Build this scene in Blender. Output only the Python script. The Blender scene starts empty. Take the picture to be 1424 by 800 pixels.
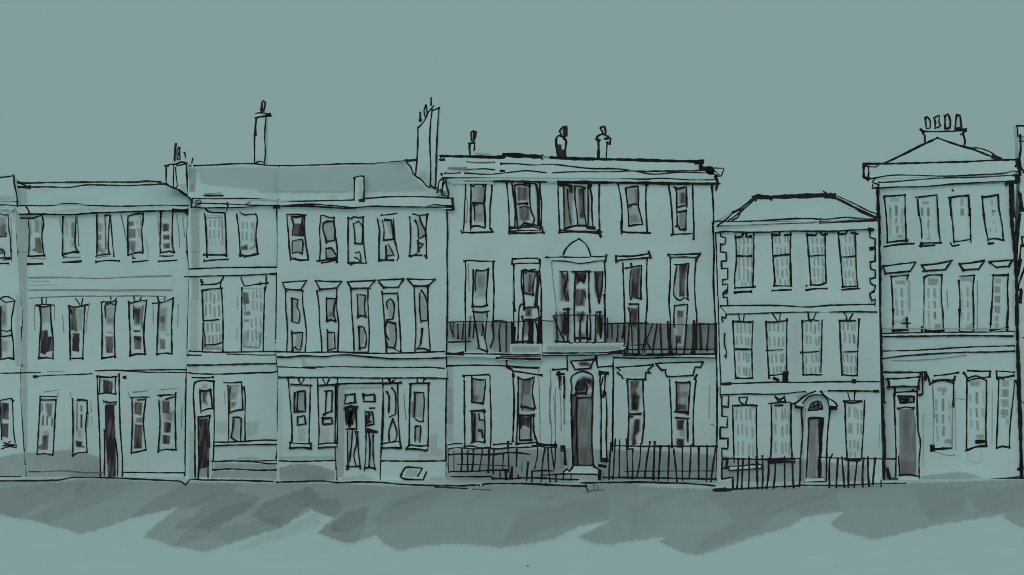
import bpy, math, random
import numpy as np
from mathutils import Vector
from mathutils.geometry import tessellate_polygon

SC = bpy.context.scene
SC.render.engine = 'CYCLES'
COL = SC.collection
RND = random.Random(7)

# ------------------------------------------------------------------ camera, sky, sun, exposure
DIST, HEIGHT, SCALE = 180.0, 16.0, 34.0        # metres to the frontage line, eye height, source pixels per metre there
CX = 1000.0                                    # source column straight ahead of the viewer
HORIZON = 668.0 - HEIGHT * SCALE               # source row of eye level
FPX = DIST * SCALE
EYE = Vector(((CX - 712.0) / SCALE, -DIST, HEIGHT))
cam = bpy.data.cameras.new('camera')
cam.sensor_width = 36.0
cam.lens = 36.0 * FPX / 1424.0
cam.shift_y = -(400.0 - HORIZON) / 1424.0
cam.shift_x = (712.0 - CX) / 1424.0
cam.clip_end = 2000.0
cam_ob = bpy.data.objects.new('camera', cam)
COL.objects.link(cam_ob)
cam_ob.location = EYE
cam_ob.rotation_euler = (math.radians(90), 0, 0)
SC.camera = cam_ob

world = bpy.data.worlds.new('World')
SC.world = world
world.use_nodes = True
bg = world.node_tree.nodes['Background']
bg.inputs['Color'].default_value = (0.224, 0.340, 0.336, 1.0)   # even, flat overcast sky
bg.inputs['Strength'].default_value = 1.0

sun = bpy.data.lights.new('sun', 'SUN')
sun.energy = 0.5
sun.angle = math.radians(40)
sun.color = (1.0, 0.97, 0.93)
sun_ob = bpy.data.objects.new('sun', sun)
COL.objects.link(sun_ob)
sun_ob.rotation_euler = (math.radians(60), 0, math.radians(-6))   # high, from behind the viewer
SC.cycles.filter_width = 1.0
vs = SC.view_settings
vs.view_transform = 'Standard'
vs.look = 'None'
vs.exposure = 0.0
vs.gamma = 1.0
vs.use_curve_mapping = False

# ------------------------------------------------------------------ materials
INK = (0.013, 0.010, 0.012, 1)        # dried ink line
WASH = (0.182, 0.140, 0.150, 1)       # warm grey wash pigment

def material(name, base, rough=0.9, spec=0.1, mottle=0.05):
    m = bpy.data.materials.new(name)
    m.use_nodes = True
    nt = m.node_tree
    p = nt.nodes['Principled BSDF']
    p.inputs['Roughness'].default_value = rough
    p.inputs['Specular IOR Level'].default_value = spec
    tc = nt.nodes.new('ShaderNodeTexCoord')
    n1 = nt.nodes.new('ShaderNodeTexNoise'); n1.inputs['Scale'].default_value = 0.45; n1.inputs['Detail'].default_value = 3
    n2 = nt.nodes.new('ShaderNodeTexNoise'); n2.inputs['Scale'].default_value = 14.0; n2.inputs['Detail'].default_value = 4
    nt.links.new(tc.outputs['Object'], n1.inputs['Vector'])
    nt.links.new(tc.outputs['Object'], n2.inputs['Vector'])
    r1 = nt.nodes.new('ShaderNodeMapRange')
    r1.inputs['From Min'].default_value = 0.3; r1.inputs['From Max'].default_value = 0.7
    r1.inputs['To Min'].default_value = 1 - mottle; r1.inputs['To Max'].default_value = 1 + mottle
    nt.links.new(n1.outputs['Fac'], r1.inputs['Value'])
    r2 = nt.nodes.new('ShaderNodeMapRange')
    r2.inputs['From Min'].default_value = 0.3; r2.inputs['From Max'].default_value = 0.7
    r2.inputs['To Min'].default_value = 0.985; r2.inputs['To Max'].default_value = 1.015
    nt.links.new(n2.outputs['Fac'], r2.inputs['Value'])
    mul = nt.nodes.new('ShaderNodeMath'); mul.operation = 'MULTIPLY'
    nt.links.new(r1.outputs[0], mul.inputs[0]); nt.links.new(r2.outputs[0], mul.inputs[1])
    sc = nt.nodes.new('ShaderNodeVectorMath'); sc.operation = 'SCALE'
    sc.inputs[0].default_value = base
    nt.links.new(mul.outputs[0], sc.inputs['Scale'])
    at = nt.nodes.new('ShaderNodeAttribute'); at.attribute_name = 'wash'
    last = sc.outputs['Vector']
    for lo, hi, col in ((0.0, 0.86, WASH), (0.86, 1.0, INK)):
        rg = nt.nodes.new('ShaderNodeMapRange')
        rg.inputs['From Min'].default_value = lo; rg.inputs['From Max'].default_value = hi
        nt.links.new(at.outputs['Fac'], rg.inputs['Value'])
        mx = nt.nodes.new('ShaderNodeMix'); mx.data_type = 'RGBA'
        nt.links.new(rg.outputs[0], mx.inputs['Factor'])
        nt.links.new(last, mx.inputs['A'])
        mx.inputs['B'].default_value = col
        last = mx.outputs['Result']
    nt.links.new(last, p.inputs['Base Color'])
    return m

TEAL = (0.678, 0.793, 0.800)
MAT = {
    'stucco': material('stucco', TEAL),
    'trim': material('painted_stone', (0.684, 0.798, 0.803), mottle=0.03),
    'slate': material('slate', (0.625, 0.748, 0.755)),
    'glass': material('window_glass', (0.684, 0.800, 0.808), rough=0.5, spec=0.15),
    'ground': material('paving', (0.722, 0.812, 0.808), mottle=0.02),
    'iron': material('black_iron', TEAL, rough=0.7),
    'wood': material('painted_wood', TEAL, rough=0.7),
}

# ------------------------------------------------------------------ tracing: a traced line is laid on the real surface it belongs to
class Surf:
    def __init__(s, p, n):
        s.p = Vector(p); s.n = Vector(n).normalized()
        s.k = (s.p - EYE).dot(s.n)
    def at(s, x, y, off=0.0):
        d = Vector(((x - CX) / FPX, 1.0, (HORIZON - y) / FPX))
        return EYE + d * (s.k / d.dot(s.n)) + s.n * off

def upright(y):
    return Surf((0, y, 0), (0, -1, 0))

def height_of(py, y):
    return HEIGHT + (HORIZON - py) / FPX * (y + DIST)

def slope(y0, py0, y1, py1):
    z0, z1 = height_of(py0, y0), height_of(py1, y1)
    return Surf((0, y0, z0), (0, -(z1 - z0), (y1 - y0)))

GROUND = Surf((0, 0, 0), (0, 0, 1))

def tile(ox, oy, s=5.0):
    return (ox, oy, s)

def pts_of(o, nums):
    return [(o[0] + nums[i] / o[2], o[1] + nums[i + 1] / o[2]) for i in range(0, len(nums) - 1, 2)]

def poly(o, text):
    return pts_of(o, [float(v) for v in text.split()])

def strokes_of(o, text):
    out = []
    for chunk in text.split('/'):
        nums, w, a = [], 1.75, 1.0
        for tk in chunk.split():
            if tk[0] == 'w': w = float(tk[1:]) if float(tk[1:]) > 3.9 else 1.15 + (float(tk[1:]) - 1.15) * .72
            elif tk[0] == 'a': a = float(tk[1:])
            elif tk == 't': w, a = 1.2, 0.66
            else: nums.append(float(tk))
        if len(nums) == 2: nums = [nums[0] - 4, nums[1], nums[0] + 4, nums[1]]
        if len(nums) >= 4: out.append((pts_of(o, nums), w, a))
    return out

def washes_of(o, text):
    out = []
    for chunk in text.split('/'):
        if ':' not in chunk: continue
        head, body = chunk.split(':')
        h = [float(v) for v in head.split()]
        p = poly(o, body)
        out.append((h[0] * (1.3 if 0 < h[0] < .36 else 1.1 if h[0] > .7 else 1.0), h[1], p))
    return out

def dabs_of(o, text):
    out = []
    for chunk in text.split('/'):
        head, body = chunk.split(':')
        a, w, h = [float(v) for v in head.split()]
        for x, y in poly(o, body):
            hw, hh = w / o[2] / 2, h / o[2] / 2
            k = RND.uniform(-.07, .03) * hh if h > w else 0
            al = a * RND.uniform(.85, 1.15)
            out.append((al, 0.7, [(x - hw + k, y - hh), (x + hw + k, y - hh * RND.uniform(.9, 1)), (x + hw - k, y + hh), (x - hw - k, y + hh * RND.uniform(.85, 1))]))
    return out

def smooth(pts, step=3.0):
    if len(pts) == 2:
        a, b = pts
        n = max(1, int(math.dist(a, b) / (step * 2)))
        return [(a[0] + (b[0] - a[0]) * i / n, a[1] + (b[1] - a[1]) * i / n) for i in range(n + 1)]
    out = []
    for i in range(len(pts) - 1):
        p0 = pts[max(i - 1, 0)]; p1 = pts[i]; p2 = pts[i + 1]; p3 = pts[min(i + 2, len(pts) - 1)]
        L = math.dist(p1, p2)
        def tang(a, b, c):                      # sharp corners stay sharp
            d1 = (b[0] - a[0], b[1] - a[1]); d2 = (c[0] - b[0], c[1] - b[1])
            l1, l2 = math.hypot(*d1), math.hypot(*d2)
            if l1 < 1e-6 or l2 < 1e-6 or (d1[0] * d2[0] + d1[1] * d2[1]) / (l1 * l2) < 0.55: return None
            return ((c[0] - a[0]) / (l1 + l2), (c[1] - a[1]) / (l1 + l2))
        lin = ((p2[0] - p1[0]) / max(L, 1e-6), (p2[1] - p1[1]) / max(L, 1e-6))
        m1 = tang(p0, p1, p2) or lin
        m2 = tang(p1, p2, p3) or lin
        n = max(1, int(L / step))
        for j in range(n):
            t = j / n
            h00 = 2 * t**3 - 3 * t**2 + 1; h10 = t**3 - 2 * t**2 + t; h01 = -2 * t**3 + 3 * t**2; h11 = t**3 - t**2
            out.append((h00 * p1[0] + h10 * L * m1[0] + h01 * p2[0] + h11 * L * m2[0], h00 * p1[1] + h10 * L * m1[1] + h01 * p2[1] + h11 * L * m2[1]))
    out.append(pts[-1])
    return out

def seg_dist(X, Y, P):
    d = np.full(X.shape, 1e9)
    n = len(P)
    for i in range(n):
        ax, ay = P[i]; bx, by = P[(i + 1) % n]
        dx, dy = bx - ax, by - ay
        t = np.clip(((X - ax) * dx + (Y - ay) * dy) / max(dx * dx + dy * dy, 1e-9), 0, 1)
        d = np.minimum(d, np.hypot(X - ax - t * dx, Y - ay - t * dy))
    return d

def inside(X, Y, P):
    r = np.zeros(X.shape, bool)
    n = len(P)
    for i in range(n):
        ax, ay = P[i]; bx, by = P[(i + 1) % n]
        if ay == by: continue
        c = ((ay > Y) != (by > Y)) & (X < (bx - ax) * (Y - ay) / (by - ay) + ax)
        r ^= c
    return r

class Mesh:
    """One mesh object: solids, ink lines and wash patches that belong to one part."""
    def __init__(s, mat):
        s.v, s.f, s.w, s.mat, s.n = [], [], [], mat, 0
    def face(s, pts, a=0.0):
        i = len(s.v)
        s.v += [tuple(p) for p in pts]
        s.w += [a] * len(pts)
        s.f.append(tuple(range(i, i + len(pts))))
    def ink(s, surf, o, text, off=0.006):
        for pts, w, a in strokes_of(o, text):
            s.line(surf, pts, w, a, off)
    def line(s, surf, pts, w, a, off=0.006, bar=0.0):
        s.n += 1
        off += 0.00045 * (s.n % 17)
        P = smooth(pts)
        m = len(P)
        ph = RND.uniform(0, 6.28); fr = RND.uniform(.12, .3)
        al = a * (RND.uniform(.985, 1.0) if a > .9 else RND.uniform(.94, 1.0))
        base = len(s.v)
        for i, (x, y) in enumerate(P):
            q0 = P[max(i - 1, 0)]; q1 = P[min(i + 1, m - 1)]
            dx, dy = q1[0] - q0[0], q1[1] - q0[1]
            L = math.hypot(dx, dy) or 1
            nx, ny = -dy / L, dx / L
            ww = w * (1 + .14 * math.sin(ph + i * fr * 4) + .16 * math.sin(ph * 2 + i * fr) + RND.uniform(-.14, .14)) / 2
            if i in (0, m - 1) and m > 2: ww *= RND.choice((.7, 1.1, 1.6))
            j = RND.uniform(-.18, .18)
            x += nx * j; y += ny * j
            if i == 0: x -= dx / L * w * .3; y -= dy / L * w * .3
            if i == m - 1: x += dx / L * w * .3; y += dy / L * w * .3
            quad = [(x + nx * ww, y + ny * ww), (x - nx * ww, y - ny * ww)]
            for q in quad: s.v.append(tuple(surf.at(q[0], q[1], off)))
            if bar:
                for q in quad[::-1]:
                    p = surf.at(q[0], q[1], off); p = p - surf.n * bar
                    s.v.append(tuple(p))
            k = 4 if bar else 2
            s.w += [al * (RND.uniform(.99, 1) if a > .9 else RND.uniform(.95, 1))] * k
        k = 4 if bar else 2
        for i in range(m - 1):
            a0, b0 = base + i * k, base + (i + 1) * k
            if bar:
                for e in range(4):
                    s.f.append((a0 + e, a0 + (e + 1) % 4, b0 + (e + 1) % 4, b0 + e))
            else:
                s.f.append((a0, a0 + 1, b0 + 1, b0))
        if bar:
            s.f.append((base, base + 3, base + 2, base + 1)); t = base + (m - 1) * 4
            s.f.append((t, t + 1, t + 2, t + 3))
    def bars(s, surf, o, text):
        for pts, w, a in strokes_of(o, text):
            s.line(surf, pts, w, a, 0.0, bar=max(.02, w / SCALE * .8))
    def slab(s, surf, P, back, a=0.0):
        """A solid whose front outline lies on surf and which runs straight back to depth `back`."""
        F = [surf.at(x, y) for x, y in P]
        B = [Vector((p.x, back, p.z)) for p in F]
        for tri in tessellate_polygon([[Vector((p.x, p.z, 0)) for p in F]]):
            s.face([F[i] for i in tri], a)
            s.face([B[i] for i in tri], a)
        n = len(F)
        for i in range(n):
            j = (i + 1) % n
            s.face([F[i], F[j], B[j], B[i]], a)
    def lathe(s, y, prof, cx, a=0.0, sides=10):
        """Turned shape: prof is [(half width, row)] in source pixels at depth y."""
        k = (y + DIST) / FPX
        x0 = EYE.x + (cx - CX) * k
        rings = []
        for hw, py in prof:
            r, z = hw * k, height_of(py, y)
            rings.append([Vector((x0 + r * math.cos(6.2832 * i / sides), y + r * math.sin(6.2832 * i / sides), z)) for i in range(sides)])
        for A, B in zip(rings, rings[1:]):
            for i in range(sides):
                s.face([A[i], A[(i + 1) % sides], B[(i + 1) % sides], B[i]], a)
        s.face(rings[0], a); s.face(rings[-1], a)
    def grid(s, surf, x0, y0, x1, y1, washes, res, off=0.0, keep_all=True, holes=(), wob=0.5, vary=1.0, clip=None):
        nx, ny = max(2, int((x1 - x0) / res) + 1), max(2, int((y1 - y0) / res) + 1)
        gx, gy = np.linspace(x0, x1, nx), np.linspace(y0, y1, ny)
        X, Y = np.meshgrid(gx, gy)
        T = np.ones(X.shape); MX = np.zeros(X.shape)
        for a, soft, P in washes:
            ph = RND.uniform(0, 6)
            XX = X + wob * np.sin(Y * .45 + ph) * np.sin(Y * .13 + X * .2 + ph)
            YY = Y + wob * np.sin(X * .4 + ph) * np.sin(X * .17 + Y * .3) + (wob > .8) * .7 * np.sin(X * 1.3 + Y * .9 + ph) * np.sin(X * .31 + ph)
            d = seg_dist(XX, YY, P) * np.where(inside(XX, YY, P), 1, -1)
            sf = max(soft, .6)
            f = np.clip(d / (1.6 * sf) + .5, 0, 1); f = f * f * (3 - 2 * f)
            tone = 1 + vary * .10 * np.sin(X * .23 + ph) * np.sin(Y * .11 + ph * 2) + vary * .05 * np.sin(X * .9 + Y * .13 + ph)
            if a < 0: MX = np.maximum(MX, -a * f * tone)          # one flat brush load: overlaps do not add up
            else: T *= 1 - np.clip(a * f * tone, 0, .97)
        A = 1 - T * (1 - np.clip(MX, 0, .97))
        keep = np.ones((ny - 1, nx - 1), bool)
        if not keep_all:
            M = np.maximum(np.maximum(A[:-1, :-1], A[1:, :-1]), np.maximum(A[:-1, 1:], A[1:, 1:]))
            keep = M > .012
            cx, cy = (X[:-1, :-1] + X[1:, 1:]) / 2, (Y[:-1, :-1] + Y[1:, 1:]) / 2
            for H in holes:
                keep &= ~inside(cx, cy, H)
            if clip: keep &= inside(cx - .8, cy, clip) | inside(cx, cy, clip)
        idx = -np.ones((ny, nx), int)
        for j in range(ny - 1):
            for i in range(nx - 1):
                if keep[j, i]:
                    q = []
                    for jj, ii in ((j, i), (j, i + 1), (j + 1, i + 1), (j + 1, i)):
                        if idx[jj, ii] < 0:
                            idx[jj, ii] = len(s.v)
                            s.v.append(tuple(surf.at(X[jj, ii], Y[jj, ii], off))); s.w.append(float(A[jj, ii]))
                        q.append(int(idx[jj, ii]))
                    s.f.append(tuple(q))
    def wash(s, surf, washes, holes=(), res=1.3, off=0.003, clip=None, vary=.35):
        """Wash patches a hair proud of the surface, grouped where they touch."""
        groups = []
        for w in washes:
            m = w[1] + 2
            xs = [p[0] for p in w[2]]; ys = [p[1] for p in w[2]]
            groups.append([min(xs) - m, min(ys) - m, max(xs) + m, max(ys) + m, [w]])
        merged = True
        while merged:
            merged = False
            for i in range(len(groups)):
                for j in range(i + 1, len(groups)):
                    a, b = groups[i], groups[j]
                    if a[0] < b[2] and b[0] < a[2] and a[1] < b[3] and b[1] < a[3]:
                        groups[i] = [min(a[0], b[0]), min(a[1], b[1]), max(a[2], b[2]), max(a[3], b[3]), a[4] + b[4]]
                        groups.pop(j); merged = True; break
                if merged: break
        for x0, y0, x1, y1, ws in groups:
            s.grid(surf, x0, y0, x1, y1, ws, res, off, False, holes, clip=clip, vary=vary)
    def build(s, name, parent=None):
        me = bpy.data.meshes.new(name)
        me.from_pydata(s.v, [], s.f)
        me.materials.append(MAT[s.mat])
        at = me.attributes.new('wash', 'FLOAT', 'POINT')
        at.data.foreach_set('value', np.array(s.w, dtype=np.float32))
        me.update()
        ob = bpy.data.objects.new(name, me)
        COL.objects.link(ob)
        if parent is not None:
            ob.parent = parent
            ob.matrix_parent_inverse = parent.matrix_world.inverted()
        return ob

def tag(ob, label=None, category=None, group=None, kind=None):
    if label: ob['label'] = label
    if category: ob['category'] = category
    if group: ob['group'] = group
    if kind: ob['kind'] = kind
    return ob

def thing(name, loc, label, category, group=None):
    ob = bpy.data.objects.new(name, None)
    ob.location = loc
    COL.objects.link(ob)
    bpy.context.view_layer.update()
    return tag(ob, label, category, group)

RECESS = 0.05
class House:
    def __init__(s, name, label, y0, outline, depth=3.6, group='terraced houses along the street'):
        s.y0 = y0
        s.front = upright(y0)
        s.outline = outline
        xs = [p[0] for p in outline]
        c = s.front.at((min(xs) + max(xs)) / 2, 600)
        s.root = thing(name, (c.x, y0, 0), label, 'house', group)
        s.holes, s.ink_list, s.wash_list = [], [], []
        s.back = y0 + depth
    def proud(s, d):
        return upright(s.y0 - d)
    def ink(s, o, text): s.ink_list.append((o, text))
    def wash(s, o, text): s.wash_list += washes_of(o, text)
    def opening(s, name, o, hole, ink='', wash='', dabs='', more=(), mat='glass', inner='pane', label=None):
        """A real opening in the wall with a recessed pane (or door leaf), its frame lines and its wash."""
        H = poly(o, hole) if isinstance(hole, str) else hole
        s.holes.append(H)
        m = Mesh('trim')
        F = [s.front.at(x, y) for x, y in H]
        for i in range(len(H)):
            a, b = F[i], F[(i + 1) % len(H)]
            d = Vector((0, RECESS + .02, 0))
            m.face([a, b, b + d, a + d])
        if ink: m.ink(s.front, o, ink)
        W = washes_of(o, wash) + (dabs_of(o, dabs) if dabs else [])
        for oo, kind, text in more:
            if kind == 'ink': m.ink(s.front, oo, text)
            elif kind == 'wash': W += washes_of(oo, text)
            elif kind == 'dabs': W += dabs_of(oo, text)
        ob = m.build(name, s.root)
        if label: ob['label'] = label
        g = Mesh(mat)
        xs = [p[0] for p in H]; ys = [p[1] for p in H]
        g.grid(upright(s.y0 + RECESS), min(xs) - 2, min(ys) - 2, max(xs) + 2, max(ys) + 2, W, .75, wob=.3)
        g.build(inner, ob)
        return ob
    def block(s, name, o, outline, d, ink='', parent=None, wash='', back=None, mat='trim', more=()):
        """A solid piece of trim standing d proud of the front."""
        m = Mesh(mat)
        sf = s.proud(d)
        for one in outline.split('/'):
            m.slab(sf, poly(o, one), s.y0 + .04 if back is None else back)
        if ink: m.ink(sf, o, ink)
        W = washes_of(o, wash)
        for oo, kind, text in more:
            if kind == 'ink': m.ink(sf, oo, text)
            else: W += washes_of(oo, text)
        if W: m.wash(sf, W)
        return m.build(name, parent or s.root)
    def roof(s, name, outline, pe, pr, inks=(), washes=(), dy=1.75, over=.25):
        ye, yr = s.y0 - over, s.y0 + dy
        sf = slope(ye, pe, yr, pr)
        m = Mesh('slate')
        F = [sf.at(x, y) for x, y in outline]
        B = [Vector((p.x, 2 * yr - p.y, p.z)) for p in F]
        for tri in tessellate_polygon([[Vector((p.x, p.z, 0)) for p in F]]):
            m.face([F[i] for i in tri]); m.face([B[i] for i in tri])
        for i in range(len(F)):
            j = (i + 1) % len(F)
            m.face([F[i], F[j], B[j], B[i]])
        for o, text in inks: m.ink(sf, o, text, .01)
        W = []
        for o, text in washes: W += washes_of(o, text)
        if W: m.wash(sf, W, res=1.0, clip=outline, vary=.25)
        return m.build(name, s.root)
    def chimney(s, o, outline, ink, d, thick=.9, wash='', pots=(), label=None):
        """d = how far the front of the stack stands behind the house front."""
        m = Mesh('stucco')
        y = s.y0 + d
        sf = upright(y)
        m.slab(sf, poly(o, outline), y + thick)
        m.ink(sf, o, ink)
        if wash: m.wash(sf, washes_of(o, wash), res=.8)
        ob = m.build('chimney', s.root)
        if label: ob['label'] = label
        for po, cx, prof, pink, pwash in pots:
            p = Mesh('stucco')
            pr = [(h / po[2], po[1] + yy / po[2]) for h, yy in prof]
            yc = y + thick / 2
            p.lathe(yc, pr, po[0] + cx / po[2])
            r = max(h for h, _ in pr) * (yc + DIST) / FPX
            ps = upright(yc - r - .01)
            p.ink(ps, po, pink)
            if pwash: p.wash(ps, washes_of(po, pwash), res=.6)
            p.build('chimney_pot', ob)
        return ob
    def finish(s):
        m = Mesh('stucco')
        F = [s.front.at(x, y) for x, y in s.outline]
        B = [Vector((p.x, s.back, p.z)) for p in F]
        loops = [[Vector((p.x, p.z, 0)) for p in F]]
        flat = list(F)
        for H in s.holes:
            q = [s.front.at(x, y) for x, y in H]
            loops.append([Vector((p.x, p.z, 0)) for p in q]); flat += q
        i0 = len(m.v)
        m.v += [tuple(p) for p in flat]; m.w += [0.0] * len(flat)
        for tri in tessellate_polygon(loops):
            m.f.append(tuple(i0 + i for i in tri))
        for i in range(len(F)):
            j = (i + 1) % len(F)
            m.face([F[i], F[j], B[j], B[i]])
        for tri in tessellate_polygon([loops[0]]):
            m.face([B[i] for i in tri])
        for o, t in s.ink_list: m.ink(s.front, o, t)
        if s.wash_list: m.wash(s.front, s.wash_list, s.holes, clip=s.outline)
        return m.build('wall', s.root)

def ground_line(o, text):
    GROUND_INK.append((o, text))
GROUND_INK = []

# ------------------------------------------------------------------ picture tiles the tracings were measured in
A1, A2, A3 = tile(0, 190), tile(0, 350), tile(0, 510)
B1, B2, B3 = tile(220, 190), tile(220, 350), tile(220, 510)
C1, C2, C3, C4 = tile(380, 130), tile(380, 280), tile(380, 390), tile(380, 520)
D1, D2, D3, D4 = tile(600, 160), tile(600, 310), tile(600, 430), tile(600, 540)
E1, E2, E3, E4 = tile(760, 160), tile(760, 310), tile(760, 430), tile(760, 540)
F1, F2, F3 = tile(980, 250), tile(980, 400), tile(980, 540)
G1, G2, G3, G4 = tile(1144, 140), tile(1144, 290), tile(1144, 430), tile(1144, 530)
a1, a2 = tile(0, 280, 10), tile(130, 280, 10)
d1, d2, d3, d4, d5, d6, d7, d8 = (tile(620, 240, 10), tile(740, 240, 10), tile(640, 350, 10), tile(640, 420, 10),
                                  tile(750, 410, 10), tile(760, 490, 10), tile(620, 610, 10), tile(740, 610, 10))
KK, YY, ZZ = tile(220, 190, 13.33), tile(320, 120, 10), tile(0, 240, 10)
R1, R2, R3 = tile(1354, 150, 6.667), tile(1354, 250, 6.667), tile(1354, 360, 6.667)
PX = tile(0, 0, 1)

# ------------------------------------------------------------------ house cut by the left edge
h = House('terraced_house', 'plain house at the far left, only its last window column in view', 1.5,
          [(-90, 284), (17, 284), (21, 310), (24, 350), (29, 430), (28, 510), (28, 550), (35, 664), (-90, 664)])
h.roof('roof', [(-90, 279), (24, 280), (19.5, 244), (-90, 249)], 279, 245,
       [(A1, '-200 300 0 287 60 280 95 270 / 95 268 100 330 118 420 120 490 w2.6')], [(A1, '.16 2: 0 415 105 418 105 440 0 440')])
h.block('cornice', A1, '-450 447 118 452 122 482 -450 478', .22, '-100 445 0 445 60 446 118 452 / -100 473 0 475 60 476 112 483', wash='.12 2: 0 480 100 482 100 500 0 500')
h.opening('window', A1, '-70 540 50 545 72 815 -60 825', '-20 533 0 535 25 545 45 545 / 55 540 60 600 62 640 72 720 78 800 / 75 560 80 700 78 790 t',
          '.5 3: -30 560 42 560 40 690 -30 690 / .6 3: 0 620 45 610 42 692 0 690 / .75 2: 0 775 30 790 35 860 0 860',
          more=[(a1, 'ink', '-40 660 0 662 35 668 58 700 68 790 / 0 490 80 493 85 440 / -60 790 60 790 150 785'), (A2, 'ink', '-60 45 20 45 75 45 w3.4 / -60 85 60 83 w2.8 / 78 -20 78 65 / 20 60 68 55')])
h.opening('window', A2, '-80 345 92 348 78 430 78 530 90 742 -75 748', '0 325 40 312 70 320 100 340 / 0 325 20 340 40 355 60 348 100 345 / 102 340 92 400 80 470 80 540 92 640 95 750 w2.6 / 95 748 60 740 30 745 0 752 w3 / -10 545 20 547 45 555 75 547 / -10 592 40 588 78 582 / 6 380 3 500 6 745 w2.6',
          '.5 4: 8 365 45 365 45 525 8 530 / .35 4: 5 610 60 625 50 700 10 690 / .35 3: 15 420 45 420 40 500 15 500')
h.opening('window', A3, '-70 240 85 228 100 525 -60 530', '-10 236 40 226 75 220 95 242 / 85 225 90 320 95 450 106 532 / 0 240 8 400 12 508',
          '.82 1: 8 250 62 255 60 370 12 365 / .82 1: 10 395 60 395 55 495 15 485', more=[(A3, 'ink', '25 528 60 540 115 545 112 565 70 555 10 572 / 35 545 75 520 / 20 550 110 548')])
h.ink(A3, '-90 46 30 46 140 44 / -90 765 145 765')
h.wash(A3, '.3 1: -90 640 0 628 105 608 170 600 175 765 0 768')  # street shadow spilling up the wall foot, painted as wash
h.wash(A2, '.18 2: 108 300 145 300 140 800 108 800')
h.finish()

# ------------------------------------------------------------------ five-window terraced house
h = House('terraced_house', 'wide low terraced house with five narrow windows upstairs and a tall dark door', 1.52,
          [(17, 290), (263, 288), (260, 325), (263, 380), (262, 430), (260, 510), (258, 664), (35, 664), (28, 550), (28, 510), (29, 430), (24, 350), (21, 310)])
h.roof('roof', [(23, 285), (266, 285), (262, 275), (243, 262), (228, 253.5), (22, 253.5)], 285, 254,
       [(A1, '110 318 180 325 300 322 450 320 700 318 950 318 1020 312 1120 317 w2.8 / 115 352 230 352 350 352 480 355 600 338 750 340 900 342 1150 330 w2.2 / 1150 330 1210 355 1290 410 1330 425 w2.6 / 110 320 150 330 190 350 / 115 318 160 326 w4 / 118 353 210 354 w3.6')],
       [(A1, '.2 1: 112 360 188 360 190 465 118 470 / .13 2: 200 362 480 362 620 348 900 348 900 356 600 358 300 376')])
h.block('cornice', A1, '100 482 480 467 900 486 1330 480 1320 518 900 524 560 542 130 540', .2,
        '120 482 200 480 320 482 480 466 640 480 760 484 860 487 1000 482 1150 475 1250 480 1335 480 / 135 540 300 540 500 543 640 532 860 525 990 520 1200 517 1310 520 w2.8 / 180 488 195 508 205 535 / 1200 515 1310 518 w4 / 1320 480 1330 500 1300 540 w4',
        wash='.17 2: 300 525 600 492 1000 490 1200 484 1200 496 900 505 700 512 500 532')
top = [
 ('400 200 575 200 600 330 580 500 612 745 397 752 405 500 390 250',
  '290 235 380 236 450 238 520 215 590 190 w2.6 / 390 250 398 330 405 420 405 600 400 720 390 770 / 585 190 605 320 585 450 590 600 615 750 w2.6 / 385 765 500 762 625 752 w3 / 570 270 575 400 t / 350 260 370 420 380 520 t a.4',
  '.5 3: 480 260 550 260 550 440 480 430 / .42 2.5: 410 300 440 300 440 470 415 430 / .75 1.5: 485 510 560 500 600 720 560 735 440 680 490 640 / .25 2: 400 420 450 440 440 480 410 470',
  '190 87 250 86 297 85 w2.6 / 210 45 320 52 t'),
 ('870 205 1050 200 1050 600 1082 695 870 748',
  '875 210 870 400 872 600 865 760 w2.6 / 830 240 845 330 855 400 868 500 t / 1060 190 1050 400 1045 600 1070 680 1090 715 w2.6 / 1060 200 1078 300 1090 450 1095 620 a.8 / 865 752 950 725 1085 690 w2.6 / 885 780 1000 782 1110 780',
  '.6 2.5: 985 290 1040 290 1040 520 990 510 / .42 3: 900 270 945 290 945 500 920 480 / .5 3: 985 550 1040 555 1040 640 990 630',
  '435 75 500 72 565 68 w3 / 435 15 445 40 / 440 12 550 5 / 450 40 500 42 560 40 t'),
]
for hole, ik, ws, sl in top:
    h.opening('window', a1, hole, ik, ws, more=[(A2, 'ink', sl)])
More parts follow.
